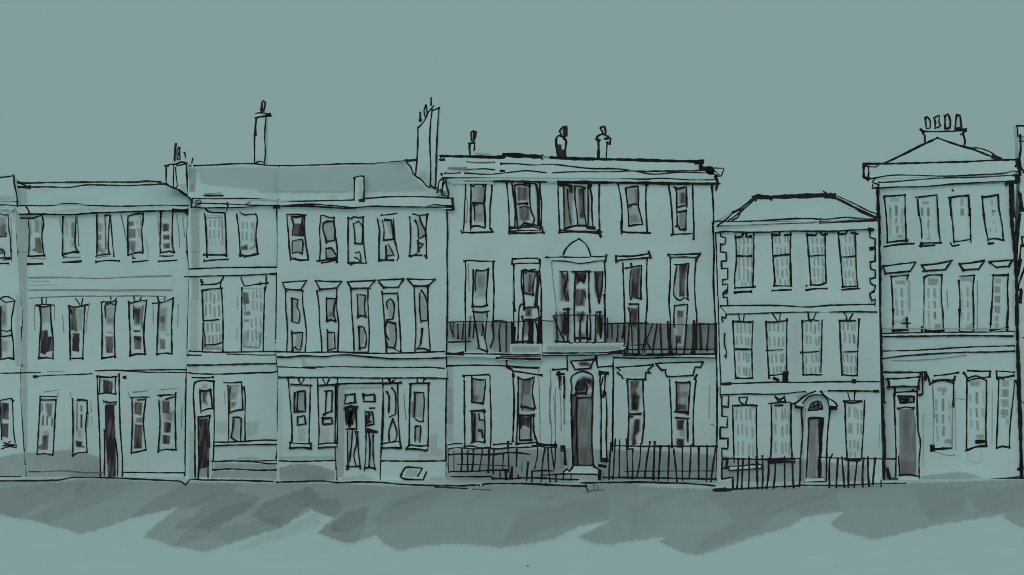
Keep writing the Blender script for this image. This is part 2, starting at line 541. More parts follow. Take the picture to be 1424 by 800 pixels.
top2 = [
 ('48 190 212 190 205 620 220 738 45 752',
  '45 190 48 400 50 600 45 770 w2.8 / 160 200 165 400 170 660 a.85 / 155 205 220 185 238 200 / 230 190 215 400 205 640 225 745 w2.4 / 235 200 260 500 275 680 285 770 / 30 772 80 750 150 742 235 735 w2.8 / 40 790 130 770 200 765 t',
  '.42 2.5: 0 310 130 310 130 420 0 420 / .6 2: 5 465 115 460 110 540 10 545 / .5 2: 40 590 110 585 120 700 50 700 / .3 2: 100 660 170 660 160 740 90 740',
  '665 72 740 62 832 65 w2.8'),
 ('482 205 680 180 670 400 680 710 482 738',
  '385 190 430 400 470 580 a.8 / 480 205 475 400 480 600 480 755 w2.8 / 480 208 560 185 690 165 w2.6 / 690 165 690 250 670 380 680 560 688 720 w2.8 / 650 190 660 300 670 380 t / 480 752 600 715 690 715 w3 / 545 600 550 770 a.8 / 720 500 750 650 755 790 t a.4',
  '.7 1.2: 490 280 560 280 560 345 490 350 / .3 2: 580 270 620 270 620 330 590 320 / .7 1.2: 495 380 590 385 585 510 495 515 / .35 2.5: 610 370 650 380 650 500 620 490 / .6 2: 495 550 590 550 580 680 530 700 495 640',
  '920 72 975 68 1030 62 w3 / 920 45 940 48'),
 ('938 165 1103 135 1095 400 1112 698 932 708',
  '935 155 930 400 925 600 930 725 w2.8 / 895 200 905 400 925 560 t / 1105 135 1095 400 1100 600 1120 715 w2.8 / 925 715 1010 705 1050 695 1125 718 w3 / 920 760 1020 764 1110 758 / 1155 190 1190 450 1195 640 t / 1240 230 1270 500 t',
  '.8 1.2: 960 310 1050 310 1050 415 965 420 / .8 1: 965 470 1055 465 1060 530 975 540 / .82 1: 970 590 1065 580 1065 655 985 660 / .2 3: 970 190 1060 190 1060 240 975 240',
  '1100 68 1160 65 1230 60 w2.6'),
]
for hole, ik, ws, sl in top2:
    h.opening('window', a2, hole, ik, ws, more=[(A2, 'ink', sl)])
mid = [
 ('280 378 350 378 355 480 368 600 368 738 273 738 276 640 285 520',
  '245 375 300 368 375 372 382 385 w2.6 / 250 372 280 385 350 378 / 278 375 285 500 275 620 270 740 w2.6 / 352 370 355 480 370 620 368 742 w2.6 / 266 742 320 738 372 745 w2.8 / 290 322 292 360 w2.8 / 322 322 320 362 / 240 385 238 480 245 545 t / 380 380 378 480 t',
  '.42 4: 290 390 345 390 345 490 295 500 / .88 .8: 285 550 330 545 335 590 360 590 367 690 325 700 315 720 280 705'),
 ('487 388 586 388 580 560 572 738 490 740',
  '480 375 485 560 488 755 w2.8 / 590 380 582 560 575 748 w2.8 / 475 378 520 385 560 380 622 368 w2.6 / 485 744 578 742 w3 / 525 325 555 368 / 575 325 568 370 / 435 440 440 500 445 570 t / 620 360 605 460 598 560 t / 480 390 500 430 w3',
  '.8 3: 488 390 530 390 540 560 490 545 / .93 1: 505 565 555 570 550 700 500 690 / .35 3: 540 400 575 400 570 550 545 550'),
 ('725 362 803 347 800 560 796 725 714 733 714 560',
  '705 350 710 500 708 745 w2.6 / 808 345 795 480 800 738 w2.6 / 705 358 725 345 / 735 355 800 340 812 325 w2.8 / 730 375 770 360 795 368 / 730 380 735 460 / 706 742 800 728 w3 / 770 315 772 332',
  '.38 4: 735 380 795 380 790 510 740 510 / .6 1: 740 555 790 560 785 570 745 565 / .8 .8: 732 590 785 590 785 705 740 705 735 660 / .4 3: 740 460 790 460 785 500 745 500'),
 ('907 358 1010 348 1000 560 1003 708 910 716',
  '895 345 900 480 905 600 905 730 w2.8 / 1020 340 1005 480 1000 600 1010 718 w2.8 / 895 362 960 345 1022 340 w2.4 / 902 724 960 712 1012 714 w3.4 / 930 312 935 338 w3 / 980 320 975 335 / 930 375 930 470 / 995 375 985 470 990 540 a.8',
  '.85 4: 930 390 985 390 975 510 935 510 / .97 .6: 925 545 980 550 975 560 935 562 / .95 1: 930 585 985 590 980 620 930 610 / .78 .8: 930 610 985 610 980 680 935 680'),
 ('1102 362 1198 342 1194 703 1094 711',
  '1105 345 1098 500 1090 725 w2.8 / 1206 320 1195 480 1195 714 w2.6 / 1060 362 1130 352 1205 325 w2.4 / 1088 717 1140 706 1197 712 w3 / 1095 312 1102 340 w2.6 / 1150 318 1140 335 / 1065 380 1065 500 t / 1240 370 1235 520 t',
  '.5 5: 1110 390 1160 390 1155 550 1115 550 / .9 4: 1115 450 1145 450 1140 495 1118 490 / .6 1: 1145 570 1180 570 1175 578 1150 578 / .7 1.2: 1110 605 1150 610 1150 680 1112 680'),
]
for hole, ik, ws in mid:
    h.opening('window', A2, hole, ik, ws)
low = [
 ('287 220 388 226 375 430 366 603 262 606 270 430',
  '280 205 275 320 265 480 258 612 w2.6 / 390 225 380 400 370 600 365 618 w2.6 / 280 205 340 208 402 210 w2.4 / 282 232 390 232 w2.4 / 256 610 310 605 365 616 w3 / 300 178 350 170 410 160 t / 405 180 400 215 t',
  '.7 3: 315 255 365 255 360 350 330 350 / .8 1.2: 290 255 298 255 300 310 290 310 / .85 1: 295 340 305 340 305 410 292 408 / .85 1: 322 345 332 345 334 410 322 410 / .85 1: 358 360 370 360 365 415 356 410 / .8 1.5: 295 480 340 475 330 580 275 580 265 555 290 540 / .3 3: 300 450 340 440 340 475 300 480'),
 ('508 230 600 236 595 588 508 602',
  '503 220 508 400 505 622 w2.6 / 540 232 570 230 606 235 608 330 w2.6 / 535 250 535 440 a.8 / 605 320 595 420 600 480 605 592 w2.4 / 503 622 540 600 606 595 w2.8 / 490 180 495 212 t / 630 240 635 320 t',
  '.8 1: 560 270 572 270 572 315 560 315 / .85 1: 560 330 575 330 572 425 558 430 / .45 4: 540 440 570 440 565 500 540 500 / .95 2: 525 515 575 520 570 550 590 555 585 565 530 560'),
 ('922 224 1010 214 1000 400 1012 578 914 598 920 400',
  '918 215 920 400 912 605 w2.6 / 905 215 970 212 1040 212 / 955 232 1010 230 / 1015 215 998 380 1016 580 w2.4 / 910 602 960 592 1015 578 w2.8 / 925 178 1025 168 t / 890 175 905 220 t',
  '.82 .8: 935 245 990 250 985 340 935 330 / .68 1.5: 945 355 995 355 990 390 945 390 / .85 .8: 938 402 992 405 985 570 930 570'),
 ('1112 240 1218 208 1218 575 1104 583',
  '1105 230 1112 400 1100 598 w2.6 / 1222 180 1218 320 1224 582 w2.6 / 1095 200 1220 195 1225 210 w2.4 / 1150 228 1215 208 w2.8 / 1098 590 1150 576 1225 580 w2.8 / 1120 160 1240 150 t / 1265 260 1262 430 t / 1110 210 1150 195',
  '.8 1.5: 1125 240 1180 240 1180 330 1130 320 / .6 4: 1140 320 1210 310 1200 380 1150 380 / .85 1: 1140 385 1190 390 1188 460 1140 460 / .85 1: 1130 475 1182 478 1180 540 1130 535'),
]
for hole, ik, ws in low:
    h.opening('window', A3, hole, ik, ws)
h.opening('door', A3, '727 242 808 246 800 400 815 620 822 768 725 768 731 500',
          '720 233 722 252 / 720 240 760 250 812 243 800 265 w2.4 / 725 440 728 600 724 758 w2.6 / 803 500 818 650 818 760 w2.6 / 675 68 680 200 690 400 695 560 698 720 700 795 w2.6 / 828 50 830 200 835 400 845 560 852 640 850 785 w2.6',
          '.88 1: 737 262 795 260 800 400 807 620 806 768 750 768 740 600 725 400 716 292', mat='wood', inner='door_leaf')
h.opening('fanlight', A3, '694 90 804 88 800 182 750 188 692 184', '675 68 740 76 815 68 w2.6 / 680 65 750 74 / 695 82 690 190 / 806 75 800 140 806 192 / 688 192 740 183 806 192 w2.6', '.9 1: 715 90 785 105 780 185 760 195 718 180')
h.block('string_course', A2, '200 190 1200 180 1200 262 200 262', .04, '200 182 400 178 550 184 700 187 850 180 950 175 1190 168 a.7 w1.5 / 200 268 350 266 500 265 780 272 1000 268 1190 268 a.6 w1.5 / 200 205 340 207 t a.4 / 205 235 400 232 t a.3')
h.ink(A2, '205 325 300 318 400 315 560 310 780 310 950 308 1150 312 w1.7 a.8')
h.ink(A3, '145 44 200 42 280 40 / 330 35 440 33 t / 660 30 800 25 1000 38 1200 40 1292 42 / 880 26 1100 22 1300 22 / 240 70 320 62 520 55 640 50 w1.8 / 235 70 255 70 w4 / 860 75 872 74 w5 / 200 732 285 732 w2.6 / 300 730 450 725 560 735 720 738 a.8 / 855 735 1000 736 1100 738 1290 738')
h.ink(A1, '85 470 95 560 105 660 118 800 w2.5 / 1315 540 1302 650 1300 800')
h.ink(A2, '120 0 125 190 140 310 152 480 142 640 138 800 w2.4 / 1300 0 1320 160 1316 240 1310 400 1305 600 1305 800 w2.6 / 145 790 158 790')
h.ink(A3, '138 0 138 190 158 460 180 768 w2.6 / 1302 0 1292 200 1290 500 1290 750 w3.2 / 1295 690 1293 755 w4.5')
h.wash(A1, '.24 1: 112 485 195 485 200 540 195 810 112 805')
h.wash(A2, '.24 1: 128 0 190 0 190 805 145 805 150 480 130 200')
h.wash(A3, '.24 1: 140 0 190 0 190 600 165 605 150 400 / .3 1: 165 602 330 585 500 580 690 628 695 768 180 768 / .15 2: 880 768 940 745 960 755 900 768 / .7 1: 605 340 618 340 612 420 598 420 / .4 2: 635 345 645 345 640 410 632 410')  # wide band at the wall foot is shadow painted as wash
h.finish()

# ------------------------------------------------------------------ narrow two-window house
h = House('terraced_house', 'narrow two-bay house with paned windows and a dark door, between two wider terraced houses', 0.6,
          [(263, 286), (386, 286), (386, 340), (385, 430), (384, 490), (387, 520), (385, 668), (258, 668), (260, 510), (262, 430), (263, 380), (260, 325)])
h.roof('roof', [(268, 277), (387, 279), (387, 229.5), (336, 228), (262, 231), (261, 272)], 278, 229,
       [(B1, '210 205 300 202 400 198 500 192 580 190 680 192 750 200 835 203 w2.2 / 315 412 380 410 445 415 / 325 400 440 393 t / 325 412 450 412 w3')],
       [(B1, '.2 1.5: 270 215 860 215 860 380 700 372 500 355 300 330 / .24 1.5: 700 376 860 376 860 392 700 390 / .3 1.5: 215 225 270 225 265 335 215 335 / .55 2: 218 335 258 335 255 386 218 384')])
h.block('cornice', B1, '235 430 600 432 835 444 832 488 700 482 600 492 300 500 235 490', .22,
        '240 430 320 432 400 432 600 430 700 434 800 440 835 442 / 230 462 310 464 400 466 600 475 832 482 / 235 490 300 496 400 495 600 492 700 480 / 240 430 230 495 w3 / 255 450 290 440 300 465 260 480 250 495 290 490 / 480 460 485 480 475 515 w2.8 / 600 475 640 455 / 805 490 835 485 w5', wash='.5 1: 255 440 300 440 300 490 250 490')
h.opening('window', B1, '330 560 338 545 460 550 470 700 470 822 340 820', '322 535 330 610 335 700 340 840 w2.8 / 465 530 472 700 475 835 w2.6 / 320 485 345 520 380 528 460 530 w2.8 / 338 565 440 560 445 640 445 760 t',
          more=[(B1, 'dabs', '.45 12 50: 362 605 393 605 425 605 / .45 12 60: 362 680 390 680 423 680 / .25 10 30: 370 745 400 740 430 745'), (B2, 'ink', '315 22 400 24 478 22 w3.6 / 318 66 400 58 490 54 w3 / 320 55 320 75')])
h.opening('window', B1, '562 548 675 545 690 820 572 822', '545 538 560 660 572 835 w2.8 / 676 535 690 570 680 680 690 800 695 820 w2.8 / 568 528 600 545 640 540 682 540 w2.6 / 665 600 672 760 640 780 t',
          '.85 2: 575 765 620 750 625 790 580 790', more=[(B1, 'dabs', '.45 12 50: 590 620 620 615 652 620 / .45 12 60: 588 690 615 690 650 700'), (B2, 'ink', '565 20 600 30 640 25 700 14 w3.4 / 595 38 690 22')])
h.block('string_course', B2, '215 122 840 108 835 156 215 172', .06, '215 122 350 116 500 112 700 110 842 108 w2.4 / 180 175 300 172 400 168 600 165 780 155 850 155 / 780 155 850 155 w4')
h.opening('window', B2, '310 275 440 264 445 685 310 685', '305 268 310 400 312 470 308 690 w2.6 / 303 270 360 262 447 255 w2.8 / 440 258 450 450 450 695 w2.6 / 310 480 360 478 422 472 / 312 500 325 600 325 665 / 325 650 400 645 450 630 / 298 232 340 230 400 225 435 210 455 175 w2.6 / 300 195 300 205 310 218 w3 / 435 210 430 258 w2.8',
          '.55 2: 330 660 440 665 440 690 320 690', '.5 14 70: 335 320 365 315 390 330 420 315 / .5 14 80: 332 410 362 400 392 420 424 410 / .5 14 65: 345 530 375 525 405 525 425 530 / .5 14 55: 355 610 380 610 405 605 430 600')
h.opening('window', B2, '587 255 738 252 733 685 584 688', '582 250 580 450 578 698 w2.6 / 575 180 588 215 600 242 700 225 765 218 w2.8 / 750 170 752 200 745 270 w3.4 / 740 250 735 450 730 718 w2.4 / 710 210 710 235 / 605 370 605 410 t / 598 560 595 660 700 668 720 560 t',
          '.75 1.5: 588 285 628 285 632 360 590 370 / .65 1.5: 598 420 640 412 645 440 600 445 / .65 1.5: 598 475 635 470 632 490 600 490 / .3 2: 605 550 620 550 622 650 608 650',
          '.4 12 65: 660 300 685 295 712 300 / .4 12 65: 660 375 685 375 715 385 / .4 12 65: 650 500 680 490 712 500 / .45 14 80: 625 580 655 590 682 580 706 600 / .3 12 40: 645 650 680 650')
h.block('string_course', B2, '215 694 820 697 820 785 210 788', .05, '215 692 400 700 580 698 820 694 w2.4 / 200 720 300 722 / 480 712 600 716 740 720 820 718 / 205 790 400 788 700 780 840 780 w2.8')
h.ink(B3, '205 40 240 48 400 52 500 50 700 42 800 40 845 25 w2.6')
h.ink(B2, '550 320 550 400 t a.5 / 548 530 545 620 t a.5')
h.opening('door', B3, '280 356 358 345 350 420 358 560 354 768 280 768', '280 348 278 500 282 640 278 795 w2.6 / 273 352 320 348 362 340 w3 / 360 340 352 400 355 480 358 560 / 345 640 346 772 w2.6 / 250 110 245 200 255 400 255 600 258 772 w2.8 / 386 100 388 280 390 400 385 600 378 778 w2.4',
          '.88 .8: 285 365 345 358 348 440 358 560 356 690 340 700 285 715 282 500 / .3 1.2: 285 705 350 690 350 768 285 768', mat='wood', inner='door_leaf')
h.opening('fanlight', B3, '292 168 358 164 370 282 300 303', '290 155 292 230 297 322 w2.6 / 290 165 330 170 365 158 w2.6 / 362 160 372 230 378 285 388 292 w2.8 / 297 312 340 295 388 290 w2.6 / 235 75 310 78 385 74 w2.4 / 255 108 300 97 392 102 w2.6 / 250 130 262 108', '.78 3: 305 175 345 172 335 230 345 270 305 250')
h.opening('window', B3, '497 130 585 125 595 200 600 515 492 520', '455 110 500 114 580 108 w3 / 580 108 584 200 588 298 w2.6 / 485 130 490 300 488 535 / 500 140 495 322 w2.6 / 595 140 605 200 603 380 605 520 w2.4 / 490 330 500 320 540 305 590 298 w2.6 / 515 354 560 352 578 362 572 515 w2.6 / 525 365 515 450 506 492 552 522 w2.6 / 460 170 465 260 t a.5',
          '.6 3: 505 180 550 180 540 230 505 230 / .7 2.5: 502 245 550 245 530 280 505 290 / .3 3: 510 120 560 120 560 180 510 180 / .25 2: 525 370 570 370 560 500 520 490')
h.block('window_sill', B3, '398 525 600 520 850 512 845 540 390 550', .08, '395 525 490 525 600 520 700 512 860 512 w2.4 / 388 550 500 545 700 542 845 540 w2.4')
h.block('plinth', B3, '378 660 830 660 825 790 380 775', .05, '368 658 430 660 500 655 580 658 660 662 770 675 830 675 w2.4 / 560 656 700 656 830 650 / 378 718 500 712 600 716 700 720 855 718 w2.4', wash='.3 1.5: 385 672 820 676 820 715 390 712 / .3 1: 380 722 822 724 822 786 382 772')  # plinth wash paints the shadow along the house foot
h.ink(B1, '825 500 828 600 832 700 832 800 w3.2')
h.ink(B2, '832 0 825 200 820 400 818 612 w2.4 / 812 632 835 635 845 660 825 678 w2.8 / 822 685 825 780 845 792 w2.8')
h.ink(B3, '830 0 835 100 830 400 835 520 820 640 w2.6 / 835 660 825 700 828 795 w2.4 / 835 520 850 540 838 562 w2.8 / 830 650 840 690 808 700 w2.8')
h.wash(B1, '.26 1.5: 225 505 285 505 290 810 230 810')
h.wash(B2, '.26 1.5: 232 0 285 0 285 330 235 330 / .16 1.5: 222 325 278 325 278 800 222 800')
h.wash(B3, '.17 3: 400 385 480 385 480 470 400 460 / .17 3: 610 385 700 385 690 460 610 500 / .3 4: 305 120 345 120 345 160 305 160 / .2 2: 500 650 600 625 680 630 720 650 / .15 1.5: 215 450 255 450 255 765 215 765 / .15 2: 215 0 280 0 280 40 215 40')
h.chimney(B1, '55 205 110 190 200 185 204 300 214 420 150 372 55 335', '55 200 55 330 w2.8 / 108 190 105 350 w2.2 / 120 215 128 300 135 345 118 360 w2.2 / 195 185 200 290 210 412 w3 / 45 205 80 195 130 190 160 178 200 185 w3 / 45 200 65 212 80 205 60 198 / 125 205 170 195 200 185 / 55 330 100 355 150 375 205 410 w2.8', .9, .9, '.16 1.5: 145 330 190 330 195 395 150 365',
          pots=[(KK, 350, [(38, 480), (42, 450), (46, 330), (42, 200), (34, 190)], '332 130 318 200 312 290 302 455 w3.4 / 385 198 360 250 345 320 348 385 380 320 405 260 400 205 388 195 w2.6 / 350 395 360 425 405 425 398 300 w3', ''),
                (KK, 497, [(16, 480), (16, 390), (18, 285)], '488 290 492 330 508 350 508 392 w2.6', ''), (KK, 634, [(16, 580), (16, 490), (20, 400)], '643 405 622 492 w3.2', '')],
          label='short stack between two roofs with thin uneven pots')
h.chimney(YY, '350 440 500 430 490 1150 335 1150', '365 440 352 560 350 680 w3.6 / 350 560 340 700 340 1000 335 1045 345 1080 w2.6 / 498 435 485 600 482 760 490 920 478 1080 w2.6 / 345 385 390 372 430 370 500 380 560 400 w2.4 / 345 442 390 430 450 422 580 410 w2.8 / 500 392 560 382 w3 / 335 1085 400 1045 470 1060 480 1085 w2.6', 1.9, .8, '',
          pots=[(YY, 458, [(36, 400), (34, 330), (30, 260), (22, 200)], '440 285 438 230 460 200 490 230 485 285 470 340 440 365 420 330 440 285 w2.6', '.9 1: 425 300 485 300 470 365 425 355')],
          label='tall thin stack with a cap and one dark pot')
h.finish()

# ------------------------------------------------------------------ five-bay house with the shop door
h = House('terraced_house', 'five-bay house with flared lintels and a wide double shop door, left of the railed house', -0.05,
          [(386, 288), (621, 288), (622, 400), (621, 480), (620, 664), (385, 672), (387, 520), (384, 490), (385, 430), (386, 340)])
h.roof('roof', [(387, 279.5), (628, 275), (612, 268), (600, 263), (593, 259), (586, 250.5), (578, 246), (564, 224.5), (546, 225.5), (500, 228.5), (387, 230)], 278, 228,
       [(C1, '35 504 150 503 250 500 330 498 450 492 550 490 700 490 830 478 920 470 990 466 w2.2 / 690 490 830 478 / 920 472 990 464 w4 / 915 475 945 500 960 520 970 560 990 578 1030 602 1062 642 1090 660 w2.6')],
       [(C1, '.2 1.5: 10 515 400 508 700 500 910 484 955 545 985 590 1040 640 1080 680 600 690 10 688 / .22 1.5: 10 680 500 682 500 694 10 694 / .12 2: 370 705 460 705 440 740 370 740')])
h.block('cornice', C1, '35 745 400 745 550 740 750 722 1000 718 1245 730 1255 800 1250 806 1000 788 550 794 35 785', .22,
        '35 740 150 748 280 748 400 745 550 740 750 722 850 718 1000 718 1120 722 1245 730 w2.4 / 1245 728 1252 810 w3.4',
        more=[(C2, 'ink', '30 35 130 28 250 20 380 28 500 38 560 45 640 38 700 35 850 38 1000 40 1200 42 w2.4 / 20 36 120 32 280 36 400 44 500 48 570 46 w3 / 1060 42 1110 25 1160 28 1240 32 / 1200 40 1250 42 1255 60 1205 60 w3 / 5 38 40 38 w5')])
h.block('roof_vent', C1, '565 585 600 577 630 582 628 748 562 744', .24, '565 585 562 742 w2.6 / 630 578 632 660 626 745 w2.8 / 558 586 600 575 632 578 w2.6 / 600 745 630 742 w4', back=h.y0 + 1.9, wash='.16 2: 590 600 620 600 620 730 598 730')
t5 = [
 ('108 98 220 100 240 400 120 403', '95 90 98 150 105 220 112 330 122 410 w2.6 / 93 92 150 90 230 95 w2.4 / 220 95 215 180 228 300 247 410 w2.8 / 132 398 190 410 247 405 w2.8 / 130 120 140 160 132 235 210 238 w2.6 / 205 110 200 170 212 238 w3 / 125 106 170 108 212 98 w3 / 150 395 192 416 / 135 275 170 268 200 265 208 290 200 364 w2.4 / 132 280 132 362 170 352 202 366 w2.4',
  '.82 1: 145 155 190 155 200 200 210 235 140 232 / .42 1.5: 140 280 195 275 195 350 140 350'),
 ('333 108 422 115 445 408 328 405 325 200', '332 100 322 200 328 320 322 412 w2.6 / 328 102 345 98 380 110 428 116 w2.6 / 422 110 430 220 445 330 442 428 w2.6 / 350 150 345 190 360 240 370 292 w2.6 / 350 150 380 140 418 140 430 200 425 272 365 282 w3 / 365 325 370 402 w2.6 / 365 328 405 325 435 370 w2.6 / 370 402 440 390 w2.6 / 303 416 380 408 440 408 w2.8 / 335 428 380 422 432 412',
  '.4 2: 360 150 415 150 420 265 370 275 355 200 / .42 1.5: 375 335 405 332 435 380 375 395'),
 ('528 118 622 112 628 300 642 422 522 420', '522 112 520 250 522 428 w2.8 / 540 122 560 108 600 114 632 108 w2.6 / 625 105 625 200 630 300 647 432 w2.6 / 558 152 565 220 570 292 w2.6 / 572 150 595 138 620 180 618 295 w2.6 / 565 295 620 295 w2.6 / 568 360 600 350 610 400 608 425 / 565 390 590 400 612 432 / 518 428 570 425 640 432 w2.8 / 535 442 560 432 600 430 640 432', ''),
 ('735 128 838 130 850 280 866 400 735 408', '723 120 738 200 735 300 735 412 w2.6 / 750 98 800 94 860 85 w2.4 / 836 122 845 260 848 300 w2.6 / 850 280 860 340 872 390 860 414 w2.6 / 760 133 770 200 768 272 / 775 130 820 130 838 262 w2.6 / 763 272 845 262 w2.8 / 783 308 785 400 w2.4 / 800 298 840 375 782 382 w2.6 / 732 410 838 410 w3.4',
  '.38 2: 785 140 820 140 830 220 810 240 / .38 2: 790 315 830 370 790 378'),
 ('952 112 1062 98 1068 385 950 383', '948 105 955 230 948 380 w2.4 / 970 88 1020 98 1078 90 w2.8 / 1070 90 1062 200 1065 300 1066 398 w2.8 / 985 130 1005 180 1010 262 1060 235 w2.6 / 1015 98 1030 150 1055 200 1062 240 w2.8 / 1005 272 1010 352 w3 / 1008 290 1045 297 1010 332 w2.4 / 942 380 1032 376 w3 / 950 388 1000 365 / 1050 380 1066 378 w3',
  '.42 2: 990 140 1020 120 1050 200 1050 240 1015 245'),
]
for hole, ik, ws in t5:
    h.opening('window', C2, hole, ik, ws)
m5 = [
 ('92 72 200 75 210 200 226 350 222 493 94 493', '85 62 88 200 98 350 92 522 w2.4 / 205 70 205 160 225 300 230 400 220 508 w2.4 / 130 122 130 283 w2.6 / 130 122 172 135 165 180 185 230 178 297 128 287 w2.6 / 128 350 135 490 w2.4 / 125 366 205 362 200 420 190 482 165 480 150 462 w2.4',
  '.3 2: 135 140 160 140 175 280 135 280 / .33 2: 160 370 200 375 190 470 150 470',
  '65 565 232 553 195 615 90 612', '62 566 150 558 234 553 w2.2 / 232 550 190 617 w2.8 / 70 580 92 627 w3 / 88 612 196 618 w3'),
 ('318 75 440 72 442 200 455 300 448 493 338 493', '303 70 318 180 322 300 335 420 338 520 w2.4 / 442 62 442 200 455 300 448 505 w2.6 / 370 122 372 288 w2.6 / 368 125 434 128 420 220 435 288 w2.6 / 372 287 400 275 436 287 w2.6 / 375 342 380 492 w2.4 / 378 362 425 360 430 472 w2.6 / 378 487 432 470 w2.6',
  '.38 1.5: 378 135 425 135 415 280 378 275 / .65 2: 385 220 420 220 420 255 385 255 / .33 2: 365 370 415 370 415 475 370 470',
  '295 555 475 558 440 605 325 612', '290 553 380 558 478 558 w2.6 / 295 553 328 618 w2.6 / 475 558 440 605 / 318 614 400 608 445 602 w2.8'),
 ('547 72 656 62 668 350 664 498 562 498', '540 58 545 200 558 380 562 522 w2.4 / 658 52 660 200 668 350 663 505 w2.2 / 585 98 590 255 w2.6 / 600 98 642 105 635 180 642 252 w2.6 / 583 262 605 245 650 257 w3 / 595 318 600 482 w2.4 / 590 318 630 325 648 400 640 465 608 470 w2.6 / 583 507 662 500 w3',
  '.38 1.5: 595 110 635 110 635 240 595 240 / .33 2: 600 335 635 350 635 440 605 460',
  '515 560 705 552 660 605 540 608', '512 562 600 556 708 552 w2.6 / 515 560 545 610 w2.6 / 705 552 660 606 w2.6 / 538 610 600 605 675 606 w2.8'),
 ('764 98 863 93 885 493 785 498', '756 76 770 250 780 400 788 508 w2.6 / 865 82 875 250 885 400 887 502 w2.6 / 758 93 855 90 w3 / 795 200 788 150 815 126 838 160 840 220 830 270 w2.4 / 788 275 832 268 w2.6 / 788 285 852 302 w2.6 / 790 285 780 330 785 380 802 412 w2.4 / 850 300 855 400 845 467 800 467 785 430 w2.6 / 820 465 850 480 887 502',
  '.33 2: 800 140 830 160 835 250 800 260 / .33 2: 800 300 845 310 845 455 810 455',
  '725 545 905 542 870 597 765 597', '722 548 800 546 908 541 w2.6 / 735 560 768 600 w2.6 / 905 542 868 600 w2.8 / 765 600 872 597 w2.6'),
 ('982 48 1073 44 1086 490 988 488', '978 38 985 200 992 350 983 498 w2.4 / 1076 38 1075 200 1085 400 1092 498 w2.6 / 1018 88 1018 200 1028 295 w2.4 / 1028 68 1060 120 1072 200 1070 278 1025 282 w2.6 / 1035 333 1030 400 1022 450 w3 / 983 495 1022 448 / 1005 475 1050 475 1090 492 w2.6',
  '.42 2: 1022 110 1045 110 1065 200 1060 270 1030 270',
  '930 540 1125 542 1075 588 975 590', '928 540 1020 544 1128 542 w2.4 / 932 540 978 592 w2.6 / 1125 542 1075 590 w2.4 / 975 590 1082 588 w2.6'),
]
for hole, ik, ws, lp, lk in m5:
    w = h.opening('window', C3, hole, ik, ws)
    h.block('lintel', C2, lp, .05, lk, parent=w)
h.block('ledge', C3, '25 497 450 498 700 508 1190 496 1205 540 820 546 700 536 515 518 360 530 25 535', .1,
        '0 495 100 498 200 500 330 500 450 498 560 504 700 508 900 505 1190 495 w2.6 / 25 532 100 535 200 525 360 530 440 520 515 518 600 526 700 535 820 545 1000 544 1205 538 w2.6')
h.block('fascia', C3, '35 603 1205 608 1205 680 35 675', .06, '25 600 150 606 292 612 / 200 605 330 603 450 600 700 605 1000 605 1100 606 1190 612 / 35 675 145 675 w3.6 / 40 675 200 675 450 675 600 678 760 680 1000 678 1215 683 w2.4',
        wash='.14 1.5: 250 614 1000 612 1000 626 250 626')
h.wash(C3, '.2 2: 190 540 225 540 235 598 205 598')
g5 = [
 ('116 85 252 85 252 300 249 480 130 478 128 360', '105 35 112 130 118 200 130 380 128 492 w2.6 / 258 28 255 250 250 400 250 520 w2.4 / 165 125 222 118 222 262 165 262 w3 / 170 125 165 265 w2.6 / 150 130 145 200 148 268 w3 / 165 302 215 290 228 347 w3 / 170 300 168 357 230 348 w3',
  '.5 1.5: 150 140 165 135 165 260 150 255 / .35 2: 175 130 215 130 215 250 175 255 / .2 2: 170 375 225 375 225 470 170 470',
  '108 36 258 34 264 76 122 74', '123 74 190 77 268 80 w3 / 175 35 192 77 215 35 w2.6', '115 482 262 488 262 518 115 516', '113 480 180 484 262 488 w2.4 / 113 517 200 512 265 520 w3.2 / 120 473 115 518 w2.8 / 262 480 260 524 w3'),
 ('314 88 440 82 432 300 434 478 320 482', '308 28 312 200 318 400 315 515 w2.4 / 355 120 412 117 405 262 w2.8 / 370 128 362 283 w2.8 / 348 287 370 272 402 262 w2.8 / 342 303 345 352 412 347 405 306 340 312 w3.4',
  '.18 2: 330 380 390 375 390 480 330 480',
  '310 36 442 34 440 76 318 80', '316 83 380 78 442 74 w2.8 / 345 38 368 80 390 38 w2.6', '316 489 436 482 436 508 316 515', '316 490 380 482 438 481 / 313 516 380 510 445 507 w2.8'),
 ('770 80 863 76 870 300 874 468 766 472', '760 20 765 200 760 468 w2.6 / 865 72 870 300 882 482 w2.6 / 788 122 805 160 802 272 w2.6 / 823 96 850 140 850 280 808 300 w2.6 / 808 482 805 400 832 312 w2.6 / 832 318 860 410 850 465 815 477 w2.6 / 760 350 760 460 w3.4',
  '', '764 36 870 36 886 62 766 68', '758 68 820 66 892 62 w3.4 / 805 35 815 62 850 38 835 55 w2.8', '752 484 884 474 888 515 752 515', '748 487 800 478 884 470 w3.2 / 752 516 830 514 888 516 w3 / 880 466 890 520 w3 / 765 478 752 520'),
 ('959 80 1076 76 1078 480 950 490', '955 70 948 250 945 502 w3 / 1080 68 1078 250 1078 450 1070 535 w2.6 / 978 130 1045 130 1050 200 1040 332 w2.8 / 985 130 980 302 w3 / 990 315 1010 328 1042 332 w2.6 / 987 363 985 472 w2.6 / 993 365 1025 363 1025 400 1018 475 w2.8',
  '.6 3: 955 190 985 200 985 310 955 300 / .38 3: 985 140 1040 140 1040 310 990 300 / .33 2: 990 370 1020 370 1020 465 990 465', '952 36 1080 40 1085 64 952 68', '948 70 1000 66 1088 64 w3.4 / 1000 28 1002 66 w2.6 / 1062 35 1045 45 1045 65 w2.6', '930 522 945 500 1075 502 1066 533', '922 524 948 497 1010 502 1078 500 w3.2 / 922 522 1000 524 1062 534 w3.2'),
]
